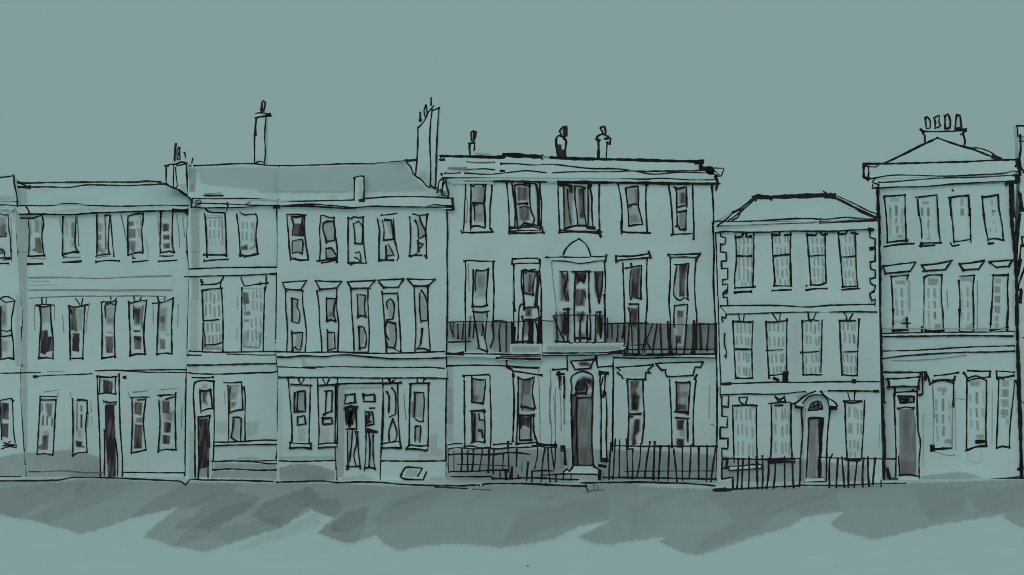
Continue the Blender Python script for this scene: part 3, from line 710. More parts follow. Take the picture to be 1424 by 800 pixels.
for hole, ik, ws, lp, lk, sp, sk in g5:
    w = h.opening('window', C4, hole, ik, ws)
    h.block('lintel', C4, lp, .04, lk, parent=w)
    h.block('sill', C4, sp, .09, sk, parent=w)
h.opening('shop_door', C4, '448 72 752 70 752 300 745 745 444 745 436 500 448 200',
          '442 28 442 200 430 400 432 600 442 758 w2.8 / 445 70 600 66 762 66 w3 / 760 200 755 400 748 600 745 760 w2.6 / 435 50 450 80 w4 / 498 148 568 140 w3.4 / 505 145 495 210 572 197 w3 / 565 138 572 202 w3 / 625 138 630 193 708 193 w3 / 638 150 702 143 708 195 w3 / 493 240 540 228 582 240 w4 / 500 240 510 352 w2.6 / 575 238 580 384 w2.6 / 515 250 545 350 530 290 560 255 w5 / 522 340 545 250 530 365 w4.5 / 505 385 582 382 w3 / 515 398 520 662 / 550 390 545 480 530 612 w2.6 / 570 398 580 480 560 560 575 642 / 585 400 595 560 607 662 w2.6 / 508 642 570 645 607 640 w2.6 / 510 667 520 640 w3 / 670 240 705 237 w3 / 638 250 645 450 640 600 633 673 / 650 268 690 265 700 350 648 360 650 288 w2.6 / 670 280 655 340 680 330 w3 / 655 393 720 405 w4.5 / 665 410 672 500 665 642 w2.6 / 695 418 695 560 707 667 w2.6 / 632 658 670 650 712 662 w3',
          '.24 1.5: 445 85 760 85 760 105 500 112 490 720 436 720 / .9 1: 510 250 560 245 575 300 555 360 505 340 / .2 2: 480 725 620 700 740 745 470 745 / .25 2: 660 420 690 420 690 640 665 640 / .25 2: 520 400 545 400 535 600 522 600', mat='wood', inner='door_leaf')
h.block('plinth', C4, '38 608 430 604 432 750 38 752', .05, '38 605 120 608 180 610 300 606 432 602 w2.6', wash='.34 1: 42 652 120 632 210 625 330 640 430 680 430 748 42 748')  # grey on the plinth is painted shadow, continuing the street wash
h.block('plinth', C4, '752 608 1200 608 1194 760 746 752', .05, '752 605 900 607 1000 608 1200 605 w2.8', wash='.2 2: 1070 742 1100 720 1190 712 1192 756 1070 756')  # small corner of the same painted shadow
h.block('cellar_hatch', C4, '918 655 1032 655 1064 682 1042 737 908 730 886 705', .09, '890 700 905 672 920 652 940 650 1032 656 w2.8 / 915 648 980 650 1032 656 / 885 705 890 720 908 730 980 736 1042 738 1066 680 w3 / 1005 712 1036 658 w2.8', wash='.25 2: 930 662 1010 667 1000 720 910 715')
h.wash(C4, '.19 1.5: 45 575 425 570 425 596 45 600 / .18 1.5: 1090 420 1140 420 1140 520 1190 530 1180 575 1010 575 1010 560 1090 555 / .1 3: 32 100 60 100 60 590 40 590')
h.ink(C4, '910 140 915 240 925 320 t')
h.ink(C2, '1205 45 1212 200 1208 400 1212 600 1210 800 w2.6')
h.ink(C3, '1212 0 1208 300 1205 500 1203 690 w2.6')
h.ink(C4, '1205 0 1200 300 1200 600 w2.6 / 1192 600 1200 632 1194 650 1198 715 w2.8')
h.chimney(C1, '1005 240 1045 205 1108 100 1155 100 1145 250 1125 690 1060 690 988 610 1000 450', '1005 240 1005 330 1000 450 988 578 w2.6 / 1003 242 1045 200 1080 130 1118 85 w2.8 / 1106 108 1095 200 1088 330 1095 500 1092 655 w2.6 / 1152 98 1145 200 1135 400 1130 560 1125 668 w2.8 / 1108 120 1158 100 w2.6 / 1095 640 1128 668 w2.6 / 988 575 1030 602 1062 642 1092 660 w2.6', 1.2, .9, '.16 3: 1020 540 1060 540 1070 600 1020 590',
          pots=[(C1, 1021, [(9, 245), (9, 200), (9, 128)], '1022 130 1022 195 w2.6 / 1012 185 1024 198 1032 182', ''), (C1, 1058, [(12, 190), (13, 150), (10, 78)], '1062 80 1048 120 1055 167 1070 150 1062 80 w2.6', ''), (C1, 1098, [(9, 130), (9, 85), (8, 28)], '1098 30 1098 82 w3.6', '')],
          label='tall double stack with a sloping top beside the central house')
m = Mesh('iron')
m.bars(h.proud(.27), C1, '1140 690 1148 650 1150 620 1170 597 1195 590 1200 620 1206 650 1218 690 1215 722 w2.6 / 1172 710 1176 650 1182 598 w2.4 / 1140 655 1150 682 1162 665 1175 702 1205 714 w2.6 / 1195 590 1215 590')
m.build('gutter_bracket', h.root)
h.finish()

# ------------------------------------------------------------------ tall central house with balcony
h = House('terraced_house', 'tall central house with balcony, arched door and flat cornice, front railings on both sides', 0.0,
          [(620, 254), (999, 254), (993, 300), (994, 400), (996, 500), (997, 668), (620, 668), (621, 480), (622, 400), (621, 288)])
h.block('attic', D1, '65 285 300 290 500 284 770 290 1000 303 1400 312 1875 323 1885 380 65 380', 0.0,
        '60 285 180 288 300 290 400 294 510 292 w4 / 500 276 640 284 770 292 w5.5 / 770 292 830 296 w3 a.7 / 830 296 1000 304 1200 308 1400 312 1600 318 1890 325 w4.2 / 60 283 66 305 62 316 / 52 310 66 316 92 310 w2.6 / 1835 330 1880 325 w5',
        back=h.back, wash='.35 2: 300 262 420 268 420 290 300 288',
        more=[(D1, 'ink', '240 325 320 332 440 330 a.9 / 480 340 540 338 600 340 700 348 782 346 w2.4 / 790 345 880 345 1000 362 1100 372 1300 378 1400 388')])
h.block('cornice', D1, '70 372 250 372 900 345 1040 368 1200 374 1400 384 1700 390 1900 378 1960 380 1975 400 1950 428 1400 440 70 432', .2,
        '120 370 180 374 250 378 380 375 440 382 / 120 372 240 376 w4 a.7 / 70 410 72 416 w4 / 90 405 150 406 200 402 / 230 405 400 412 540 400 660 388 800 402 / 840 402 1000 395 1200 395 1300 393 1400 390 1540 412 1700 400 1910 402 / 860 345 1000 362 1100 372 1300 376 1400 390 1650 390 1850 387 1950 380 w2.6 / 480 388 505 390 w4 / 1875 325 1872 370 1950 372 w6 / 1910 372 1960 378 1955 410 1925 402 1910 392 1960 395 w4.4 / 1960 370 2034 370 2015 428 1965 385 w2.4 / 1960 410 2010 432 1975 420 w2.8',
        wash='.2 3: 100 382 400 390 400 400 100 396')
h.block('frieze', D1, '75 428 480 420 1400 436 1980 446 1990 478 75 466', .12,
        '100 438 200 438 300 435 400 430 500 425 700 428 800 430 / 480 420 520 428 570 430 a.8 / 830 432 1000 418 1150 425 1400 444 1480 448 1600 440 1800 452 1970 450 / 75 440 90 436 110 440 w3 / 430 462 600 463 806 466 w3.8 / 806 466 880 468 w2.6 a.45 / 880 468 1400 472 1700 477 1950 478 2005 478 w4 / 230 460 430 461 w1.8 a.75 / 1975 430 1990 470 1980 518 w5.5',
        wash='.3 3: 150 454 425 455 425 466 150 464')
h.chimney(D1, '265 195 300 193 298 330 268 330', '265 195 265 240 268 284 w3.2 / 300 195 299 240 296 288 w2.8 / 262 200 280 195 302 193 w2.8', 1.6, .5, '',
          pots=[(D1, 292, [(15, 200), (17, 180), (20, 150), (18, 112)], '275 120 276 150 275 178 288 180 302 160 310 118 292 112 275 120 w3.2 / 296 125 292 160 w2.8', '.5 1.5: 275 120 310 118 300 175 278 178')], label='smallest slim stack on the parapet')
h.chimney(D1, '865 180 885 145 920 155 940 190 932 330 880 330', '865 180 868 210 872 250 880 292 w3.4 / 937 190 930 240 932 292 w3.4 / 865 180 872 155 885 143 905 150 925 158 940 190 w3 / 918 160 930 180 940 178 w2.6', 1.6, .7, '.92 1: 872 205 905 205 905 240 932 245 932 300 880 300',
          pots=[(D1, 918, [(14, 160), (20, 148), (26, 115), (20, 78)], '905 148 890 112 915 84 942 78 942 146 910 150 w3', '.95 .8: 912 88 942 78 942 146 912 146')], label='rounded stack with a dark pot and dark base')
h.chimney(D1, '1160 165 1190 135 1225 150 1225 200 1215 330 1160 330', '1160 178 1162 240 1160 298 w4 / 1222 188 1218 240 1215 302 w2.8 / 1148 172 1155 150 1190 133 1225 150 1246 165 1238 205 w3.2 / 1205 165 1228 165 1225 150 w5 / 1150 170 1170 178 w4', 1.6, .7, '',
          pots=[(D1, 1196, [(13, 150), (14, 130), (20, 82)], '1174 92 1180 84 1205 80 1213 128 1198 135 1174 92 w3.2', '')], label='pale stack with a flared pot')
# top floor
h.opening('window', d1, '355 152 553 157 546 400 545 600 550 762 490 752 430 745 352 758 350 500', '345 140 352 300 345 500 345 800 w3.4 / 398 152 480 165 562 154 w3.4 / 556 158 545 300 535 450 545 600 550 750 540 772 w3.2 / 370 425 510 430 w2.8 / 385 465 430 448 / 385 450 400 550 400 665 / 350 757 430 743 490 755 542 772 w2.8 / 375 190 392 186 w3 / 515 185 520 195 w3 / 272 80 275 250 260 500 255 700 242 810 w2.6 / 285 330 300 450 295 600 285 700 t / 635 90 640 250 615 500 615 700 610 760 642 795 w2.6',
          '.58 3: 430 200 530 200 530 420 430 420 / .3 3: 375 200 430 200 430 420 385 420 / .33 3: 400 450 530 450 535 690 400 700 / .4 4: 420 570 500 580 480 630 430 620 / .6 1.5: 520 180 552 180 545 480 520 460', more=[(D2, 'ink', '210 66 300 68 430 64 w3 / 205 52 214 76 w2.6 / 405 40 432 66 w2.4')])
h.opening('window', d1, '938 168 1260 162 1270 300 1285 500 1318 755 980 768 960 400', '845 140 860 300 875 500 885 830 w2.8 / 915 80 930 250 960 500 960 765 w2.6 / 1255 165 1275 300 1280 500 1285 730 w2.6 / 1300 75 1310 250 1330 400 1325 765 w3 / 1262 180 1300 330 1295 500 1310 740 w3.6 / 945 182 1020 165 1130 180 1170 180 w2.6 / 955 180 965 350 980 550 1002 810 w2.8 / 1165 180 1165 350 1190 550 1232 650 1212 705 w3 / 1000 436 1080 430 1137 432 w3.6 / 1030 490 1090 473 1160 490 w2.6 / 1040 752 1090 700 1150 715 1270 740 1320 762 w3 / 900 772 1040 765 w3 / 1020 780 1060 742 1220 746 w2.4 / 1080 150 1250 155 w2.4 / 1140 100 1160 110 w3',
          '.78 2.5: 985 200 1140 200 1140 390 1000 390 / .8 2.5: 1030 500 1160 490 1170 660 1060 690 1030 640 / .5 2: 1240 160 1300 160 1318 740 1285 700 / .35 2: 1000 180 1030 180 1040 760 1010 760', more=[(D2, 'ink', '540 70 660 72 785 68 w3.6 / 545 32 540 75 w3 / 550 60 660 52 775 58 / 770 30 775 72 w3.4 / 555 42 600 30 / 600 40 700 28 760 45')])
h.opening('window', d2, '400 182 560 192 820 180 830 350 845 600 860 765 760 745 640 740 540 755 448 782 440 400 432 200', '360 160 365 400 375 600 385 820 w2.8 / 935 160 930 400 930 600 942 830 w3.2 / 385 182 430 170 560 192 w3.8 / 437 200 442 400 447 790 w2.6 / 490 230 500 400 520 600 547 752 / 595 190 595 350 620 550 637 742 w2.6 / 590 190 680 193 735 222 w2.6 / 708 215 715 450 730 600 762 742 w3 / 775 188 780 400 780 722 w2.4 / 800 190 830 350 830 500 847 765 w2.8 / 783 180 820 185 w4.8 / 445 792 540 755 640 740 760 745 865 772 w3.4 / 765 762 872 776 w4',
          '.58 3: 440 200 580 200 560 500 580 700 450 780 / .9 2: 510 200 570 200 570 290 510 280 / .82 4: 630 210 740 210 745 640 650 640 / .38 4: 640 660 730 650 740 735 650 735', more=[(D2, 'ink', '888 50 1000 58 1180 62 w2.6 / 885 68 1000 62 1160 74 w2.8 / 1160 50 1178 98 w4 / 1150 60 1190 64')])
h.opening('window', E1, '553 512 636 498 640 560 642 640 655 700 666 757 573 770 565 640', '550 510 590 500 636 496 640 560 640 640 655 700 670 762 620 765 568 774 w2.8 / 550 508 560 600 570 700 572 772 w2.6 / 563 628 590 622 636 622 w2.8 / 568 642 592 632 / 498 480 520 600 525 700 522 830 w2.8 / 695 480 690 600 700 820 w2.8 / 690 490 705 488 w3.4',
          '.48 3: 565 515 630 510 635 615 570 615 / .28 3: 575 640 640 640 655 750 575 755 / .45 3: 580 700 630 690 640 750 585 750 / .55 1.5: 615 520 640 520 640 640 620 620', more=[(E2, 'ink', '518 -10 520 65 600 66 725 72 w3 / 520 55 570 70 700 66 w2.6 / 695 0 705 65')])
h.opening('window', E1, '908 512 970 503 975 640 970 800 965 830 940 800 912 800 908 640', '885 500 910 512 972 500 977 642 w2.6 / 905 505 905 640 910 775 w2.6 / 908 642 970 628 w2.6 / 915 675 975 666 w2.8 / 972 658 968 800 w2.4 / 895 772 915 775 935 798 968 795 w2.6 / 848 480 865 600 880 820 w2.8 / 1015 470 1020 650 1025 820 w3.2 / 895 510 905 540 w3.6',
          '.75 3: 930 540 985 540 980 620 930 620 / .6 2.5: 920 680 965 680 960 790 920 780 / .3 3: 915 515 970 515 970 620 915 620', more=[(E2, 'ink', '875 0 878 82 w2.6 / 1026 0 1022 118 w2.8 / 866 84 940 78 1012 75 w3.2 / 898 25 915 25 930 50 972 40 w2.6')])
# first floor
h.opening('window', d3, '182 258 230 265 390 248 380 400 365 600 370 745 380 840 355 1040 345 1200 370 1375 250 1350 232 1050 200 950 178 800 175 500',
          '50 135 120 122 250 132 480 135 w2.8 / 70 140 80 300 70 500 70 700 75 1390 w2.6 / 460 140 460 350 470 500 455 1050 w2.8 / 180 242 180 400 175 600 167 775 w2.6 / 220 260 205 400 215 545 w2.2 / 225 258 320 268 400 236 w3 / 390 240 380 400 365 600 370 755 w3 / 163 752 280 770 382 745 w3 / 110 170 115 350 127 545 t',
          '.42 7: 225 290 385 290 368 640 220 640 / .55 6: 235 330 310 340 320 490 240 500', more=[(d4, 'ink', '175 0 180 120 200 250 235 450 258 622 w2.8 / 168 58 280 65 375 42 w3 / 168 132 300 145 402 130 w2.8 / 375 150 370 250 360 330 345 525 w2.2 / 445 290 465 490 420 632 w3 / 320 330 330 450 360 580 382 692 w2.2 / 235 640 280 655 382 692 w2.8 / 190 300 180 500 t / 140 200 145 300 125 460 110 540 w2.6 a.8'),
          (d4, 'wash', '.38 4: 210 160 350 160 330 330 220 320 / .55 6: 220 280 310 280 320 440 230 430')])
h.opening('window', d3, '858 275 960 272 1055 278 1045 400 1055 600 1085 760 1095 900 1110 1280 1000 1300 868 1305 870 1000 840 900 880 740 865 550',
          '725 102 900 95 1080 92 w2.8 / 718 168 900 163 1112 162 w2.6 / 725 98 720 180 w2.8 / 1100 105 1110 160 1105 280 1125 500 1128 830 w3 / 745 180 745 400 750 600 755 830 w2.8 / 735 420 738 760 t / 848 267 900 255 960 272 1092 282 w3.4 / 855 270 850 450 875 600 885 745 w2.8 / 880 280 880 450 885 572 w2.4 / 888 572 940 590 1017 603 w3.2 / 1017 602 1010 480 1042 318 w2.6 / 1065 280 1082 400 1070 550 1050 745 w4 / 905 297 930 270 1052 245 w2.4 / 888 782 980 775 1088 768 w3',
          '.85 4: 940 300 1020 295 1000 590 930 575 / .35 2: 890 290 940 290 930 560 890 550 / .5 2: 1055 300 1095 300 1075 700 1050 700', more=[(d4, 'ink', '885 48 850 30 828 60 815 150 810 300 800 565 w2.8 / 890 0 890 112 w3.4 / 900 82 1000 75 1088 70 w2.8 / 1085 60 1097 205 w2.4 / 862 195 870 260 950 238 1040 245 1112 200 w2.8 / 885 280 870 450 865 645 w2.8 / 970 250 970 400 955 585 w4.4 / 1000 260 990 585 w4.4 / 1050 272 1075 400 1075 605 w2.8 / 1105 210 1105 605 w4.6 / 1128 0 1128 625 w3.2 / 742 0 748 655 w3 / 728 300 742 665 w4.4 / 760 350 760 692 w2.4 / 778 562 960 545 w3'),
          (d4, 'wash', '.85 3: 905 90 995 90 995 210 905 200 / .78 5: 885 270 960 270 950 440 890 480 / .55 3: 955 270 1010 270 1000 580 955 580')])
w = h.opening('window', D2, '885 335 1195 335 1197 828 880 828', '893 340 945 335 945 400 w2.6 / 905 345 920 382 / 940 400 925 480 940 542 w2.6 / 945 480 952 542 w2.6 / 978 340 1107 338 w3.4 / 1000 345 995 500 992 645 w2.8 / 1095 340 1095 500 1107 625 w2.4 / 1010 350 1020 405 1035 380 1060 422 1072 358 w3 / 1065 480 1070 522 w2.6 / 1140 345 1150 440 1165 558 w2.8 / 1192 340 1185 450 1167 558 w2.6 / 918 602 962 600 w3.8 / 1148 625 1180 620 w2.6 / 835 270 845 400 860 500 872 640 t / 1200 240 1210 400 1205 520 1205 645 w2.4',
              '.75 4: 895 350 952 350 957 545 895 545 / .88 2: 1000 350 1075 345 1070 420 1035 410 1005 440 / .85 3: 1000 460 1070 460 1065 580 1000 580 / .85 3: 1130 335 1195 335 1185 500 1160 550 1135 480',
              more=[(d5, 'ink', '398 185 402 400 395 685 w3.4 / 355 250 350 400 355 560 w3 / 490 0 485 250 492 645 w3 / 690 0 700 250 715 450 705 625 w2.8 / 670 288 660 480 668 650 w2.6 / 605 235 570 400 565 690 w2.6 / 490 602 600 600 690 604 w3.2 / 798 240 862 238 w2.6 / 785 265 778 660 w2.6 / 840 240 850 450 855 600 w3.4 / 905 0 915 300 917 665 w3 / 300 560 345 600 335 660 w2.6 / 240 300 250 460 255 680 w2.6 a.8'),
                    (d5, 'wash', '.88 5: 280 250 400 250 410 570 290 560 / .9 4: 520 240 640 250 620 370 540 380 / .75 4: 545 520 640 540 640 610 550 610 / .9 3.5: 790 280 900 300 890 500 850 590 790 540')], label='wide triple window behind the middle of the balcony')
h.block('window_head', D2, '795 240 920 238 930 190 970 145 1025 112 1070 145 1095 190 1108 230 1218 225 1214 268 1030 280 840 264', .06,
        '918 222 930 190 970 145 1025 112 w2.8 / 1025 112 1070 145 1095 190 1107 232 w2.8 / 788 240 850 240 910 236 / 920 238 1000 240 1100 240 / 1105 232 1160 236 1218 230 w2.6 / 840 264 940 268 1030 282 1100 275 1160 265 1216 265 / 1217 220 1208 272 w3.4 / 800 236 815 242 w3.4', parent=w)
w = h.opening('window', E2, '552 316 658 298 658 500 660 528 640 565 642 720 640 880 578 880 578 580 578 420', '530 278 535 400 540 550 545 700 540 915 w2.8 / 700 245 695 400 700 550 690 700 683 915 w2.6 / 546 317 600 305 662 297 658 400 655 480 658 532 w2.8 / 588 282 592 312 w3.2 / 587 330 578 420 580 500 587 532 w2.4 / 620 520 657 530 w2.4 / 573 566 642 565 w3.4 / 570 590 582 640 580 705 w2.8 / 642 568 640 725 w3',
              '.8 3: 588 315 655 310 645 500 650 522 585 530 / .6 3: 590 420 640 420 640 520 590 520 / .8 3: 580 590 645 590 630 720 585 720 / .5 4: 590 700 640 700 620 840 590 840')
h.block('lintel', E2, '482 233 712 217 724 240 600 246 485 264', .06, '480 232 600 232 712 215 w3 / 485 266 520 258 600 252 725 240 w3 / 482 230 486 272 w4 / 710 198 726 244 w3.6', parent=w)
w = h.opening('window', E2, '905 298 986 288 980 400 980 520 960 515 935 530 960 560 978 575 970 720 955 860 892 860 892 580 900 520 890 480 893 400', '862 240 860 400 852 550 862 700 855 910 w2.8 / 1040 250 1030 400 1035 560 1045 650 1030 910 w2.6 / 888 290 920 290 990 283 980 400 982 535 w2.8 / 905 300 890 400 885 500 900 525 930 537 960 520 987 537 w2.8 / 888 576 930 572 980 567 980 600 970 725 w2.8 / 890 572 885 700 890 725 w2.4',
              '.85 2: 920 285 985 285 965 400 960 515 920 515 / .28 2: 895 320 915 320 910 510 890 490 / .8 2.5: 910 610 955 610 950 660 905 660 / .4 3: 905 660 960 660 950 780 905 780 / .8 3: 895 780 940 780 940 840 895 840')
h.block('lintel', E2, '850 222 1068 216 1044 246 862 240', .06, '843 222 950 220 1072 214 w3 / 860 240 950 238 1042 242 / 1070 215 1046 245 1040 268 w3.2 / 850 222 863 245 w2.6', parent=w)
# ground floor
h.opening('window', D4, '280 -72 374 -60 372 0 360 102 364 160 374 250 370 368 278 376 280 160 280 100', '228 -55 230 250 233 415 w2.8 / 408 -90 408 0 415 250 410 415 w2.6 / 225 405 280 402 340 415 412 412 w2.8',
          '.4 2: 290 180 330 180 330 360 290 360 / .6 2: 290 170 305 170 305 370 290 370 / .33 3: 335 225 368 225 365 340 340 340',
          more=[(D3, 'ink', '218 463 300 460 398 455 w3.2 / 222 470 230 475 w3 / 280 462 282 550 280 643 w2.8 / 280 478 320 490 377 492 372 560 360 658 w2.6 / 278 645 362 655 w3 / 268 708 370 706 w3 / 365 705 375 715 w3.4'),
                (D4, 'ink', '282 160 285 380 w2.6 / 302 175 298 372 w2.8 / 365 160 372 250 370 372 w2.6 / 330 217 362 222 w2.6 / 330 175 335 222 w2.6 / 328 292 350 294 357 342 w2.6 / 273 382 320 370 372 381 w2.8'),
                (D3, 'wash', '.33 3: 290 490 370 490 360 640 290 640 / .65 3: 285 600 330 600 320 645 285 640 / .55 3: 285 490 300 490 300 640 285 640')])
h.opening('window', D4, '607 -62 712 -66 702 40 716 140 712 190 712 300 732 372 600 376 608 190 604 60', '565 -100 575 80 565 372 w3.2 / 605 -80 600 200 590 392 w3.2 / 608 190 717 187 w3.6 / 614 200 612 362 w2.4 / 715 -70 702 20 720 142 w2.8 / 692 200 690 355 w2.6 / 710 190 712 300 737 382 w2.8 / 615 362 700 360 w3 / 588 387 740 376 w3.8 / 750 0 755 372 t / 628 152 640 130 717 146 w3',
          '.9 1.2: 612 200 695 200 690 280 640 260 615 290 / .38 3: 620 270 690 280 690 350 620 350 / .6 3: 640 135 700 135 700 165 640 160',
          more=[(D3, 'ink', '522 352 522 405 560 420 w3.2 / 530 400 640 408 742 412 w2.4 / 745 412 748 500 755 800 t / 565 425 575 470 w3.6 / 565 430 700 450 770 461 w2.4 / 600 478 660 490 715 472 w3.4 / 620 682 650 678 716 700 w3 / 608 740 717 738 w3.4 / 630 690 625 660 w3'),
                (D3, 'wash', '.75 3: 620 490 700 485 690 600 640 600 620 680 / .5 3: 620 600 700 600 700 680 620 680')])
h.opening('fanlight', d6, '352 350 420 292 500 268 580 288 638 328 642 560 350 560 338 400', '345 572 352 480 335 380 350 335 420 290 500 265 580 285 642 325 645 572 w2.8 / 400 577 480 570 555 577 w3.6 / 515 420 560 470 555 552 w3 / 440 400 410 480 415 550 w3',
          '.92 5: 410 470 440 380 500 335 580 345 650 375 640 470 565 450 560 560 410 560 / .6 4: 560 380 690 400 660 520 570 500')
h.opening('door', D4, '974 38 1120 38 1120 150 1115 350 1128 538 984 538 978 400', '970 30 975 250 980 430 985 545 w3 / 1010 60 1010 300 1018 555 w2.6 / 1013 70 1060 64 1122 65 w3.4 / 1120 30 1120 150 1115 350 1125 520 1132 547 w3.4 / 1050 100 1055 250 t / 983 535 1130 546 w4 / 983 550 1060 545 1127 533 w3',
          '.82 .8: 965 35 1010 35 1015 545 982 540 / .68 1: 1010 60 1125 60 1118 350 1130 535 1015 535 / .25 4: 1040 410 1130 400 1130 538 1040 538 / .3 1: 970 38 1120 38 1120 62 970 62', mat='wood', inner='door_leaf')
h.block('keystone', d6, '338 124 660 102 612 215 396 238', .06, '332 126 380 120 500 115 668 100 w3.2 / 338 128 400 242 w2.8 / 386 240 500 234 618 220 w3 / 658 102 608 218 w2.8', wash='.9 3: 430 150 520 125 620 150 600 200 480 195')
h.block('door_pilaster', d6, '158 300 245 300 252 800 250 1540 205 1400 190 560', .05, '145 306 240 306 w4.2 / 168 275 178 335 w4.5 / 172 345 188 525 w2.8 / 240 340 250 500 245 650 w3.2 / 196 340 206 465 / 245 650 248 1000 w2 a.7 / 190 560 200 800 205 1100 t / 205 1300 208 1380 228 1380 228 1300 w2.6 / 245 1300 260 1560 w3.6 / 205 1400 210 1600 t')
h.block('door_pilaster', d6, '745 290 850 290 822 540 840 800 838 1490 766 1490 764 800', .05, '735 288 855 292 w4.2 / 752 300 742 420 765 470 785 345 w3.4 / 820 305 806 555 w3.4 / 752 450 762 800 758 1100 760 1495 w2.8 / 800 545 790 625 w4.4 / 820 555 838 800 830 1200 840 1490 w2.8 / 762 1495 835 1500 w4.6 / 820 1480 842 1512 w4.8')
h.block('door_entablature', D3, '770 330 945 328 945 422 770 422', .03, '840 420 947 415 w2.6 / 942 328 946 428 w3')
h.block('door_entablature', D3, '1145 330 1262 336 1255 402 1155 405', .03, '1144 328 1155 410 w3 / 1155 404 1252 397 w3')
h.block('door_steps', D4, '915 620 922 566 942 560 960 578 982 548 1130 548 1156 562 1182 570 1166 620', .5, '914 632 920 580 942 560 960 578 984 545 w2.8 / 1128 543 1155 560 1182 571 w3 / 1168 578 1170 600 w5', back=.3)
h.block('door_steps', D4, '862 600 1168 600 1172 665 862 665', .85, '860 600 1000 597 1165 600 w2.6 / 1168 598 1168 634 w4.5 / 1165 537 1212 545 w4.4', back=.3)
h.ink(D4, '820 0 825 150 835 300 835 395 w1.7 a.7 / 860 0 862 400 t / 1262 0 1260 330 1258 440 w2.6')
h.ink(D3, '820 345 830 500 822 700 825 800 a.7 w1.8 / 850 600 860 800 t / 1262 335 1265 500 1262 800 w2.6 / 1262 340 1440 342 a.9')
for o, lp, lk in ((E3, '488 406 740 389 700 428 722 440 690 446 686 482 530 480 492 440', '482 406 600 398 742 388 w2.8 / 490 408 515 425 490 442 518 460 532 482 w2.8 / 742 390 702 425 728 445 690 440 686 492 w2.8'),
                  (E3, '762 380 1088 368 1070 405 1034 408 1020 458 840 468 822 430', '758 378 900 372 1090 368 w3 / 763 383 800 425 830 420 825 440 842 472 w3 / 840 470 930 466 1022 460 w2.8 / 1088 370 1070 405 1034 402 1020 448 w2.8')):
    h.block('lintel', o, lp, .06, lk, wash='.13 2: 520 420 690 410 680 470 520 470' if '742' in lk else '')
h.opening('window', E4, '572 -50 676 -50 672 100 680 200 663 372 574 416 570 200 576 100', '562 -55 570 100 572 200 565 425 w2.8 / 672 -50 672 60 680 200 663 385 w3 / 573 182 657 178 w3 / 573 202 602 198 / 558 426 602 422 w3',
          '.8 3.5: 590 40 650 50 640 75 610 80 635 160 590 155 / .9 3: 610 215 650 215 650 300 620 340 640 420 600 430 590 380 / .3 4: 585 240 610 240 600 360 580 360', more=[(E3, 'ink', '558 487 620 490 692 489 w3'), (E3, 'wash', '.85 3: 580 500 650 500 640 540 620 560 650 610 640 700 590 705 / .25 3: 610 530 665 530 665 590 620 590')])
h.opening('window', E4, '905 -36 996 -40 990 80 986 165 980 210 984 370 950 420 898 414 898 206 902 150', '855 -60 868 200 872 415 w2.6 / 1040 -60 1030 30 1020 200 1022 405 w2.8 / 1000 -40 990 100 985 185 w2.8 / 903 -40 905 158 w3.2 / 888 163 987 170 w3.6 / 898 206 992 210 w3.8 / 980 215 983 372 w3 / 1010 395 1030 405 w3.4',
          '.9 2: 905 220 960 220 950 290 905 290 / .45 4: 920 290 965 280 960 340 925 340 / .9 2: 905 350 960 350 955 420 900 415', more=[(E3, 'ink', '897 507 950 512 998 508 w3 / 1028 490 1046 456 w3'), (E3, 'wash', '.33 2: 915 520 990 520 980 700 915 700 / .45 2.5: 915 580 980 570 975 610 915 620 / .75 2: 910 660 970 665 970 710 915 705 / .55 2: 910 520 925 520 925 700 910 700')])
h.ink(D3, '110 395 300 390 520 395 660 405 750 408 w2.6')
h.ink(D4, '105 397 160 386 215 386 / 430 393 520 385 560 388 / 740 385 800 392 870 395 w2.4 / 860 388 870 410 w3')
h.ink(D1, '75 540 80 490 95 460 w2.6')
h.ink(E1, '1150 490 1160 650 1160 810 w3.2')
h.ink(E2, '1155 0 1165 200 1160 400 1170 600 1180 800 w3')
h.ink(E3, '460 335 640 342 900 335 1175 339 / 460 335 465 500 460 800 w2.4 / 1135 530 1130 760 t a.5 / 1175 100 1180 300 1185 500 1185 800 w3')
h.ink(E4, '460 0 458 430 w2.4 / 1135 0 1130 150 t a.5 / 1140 250 1165 256 t / 1190 0 1185 300 1185 500 1180 690 w3')
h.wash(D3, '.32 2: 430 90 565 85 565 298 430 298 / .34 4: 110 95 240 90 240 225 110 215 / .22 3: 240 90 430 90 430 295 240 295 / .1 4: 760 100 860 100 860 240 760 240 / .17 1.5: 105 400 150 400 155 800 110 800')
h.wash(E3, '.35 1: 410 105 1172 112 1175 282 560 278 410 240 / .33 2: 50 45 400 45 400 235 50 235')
h.wash(D4, '.17 1.5: 105 0 150 0 155 370 110 370 / .36 1.5: 108 428 690 425 870 410 975 420 975 600 860 640 108 655')  # the low broad shape is painted shadow at the wall base
h.wash(E4, '.36 1.2: 325 425 900 442 1180 465 1180 660 330 640')  # painted shadow along the wall base, right of the door
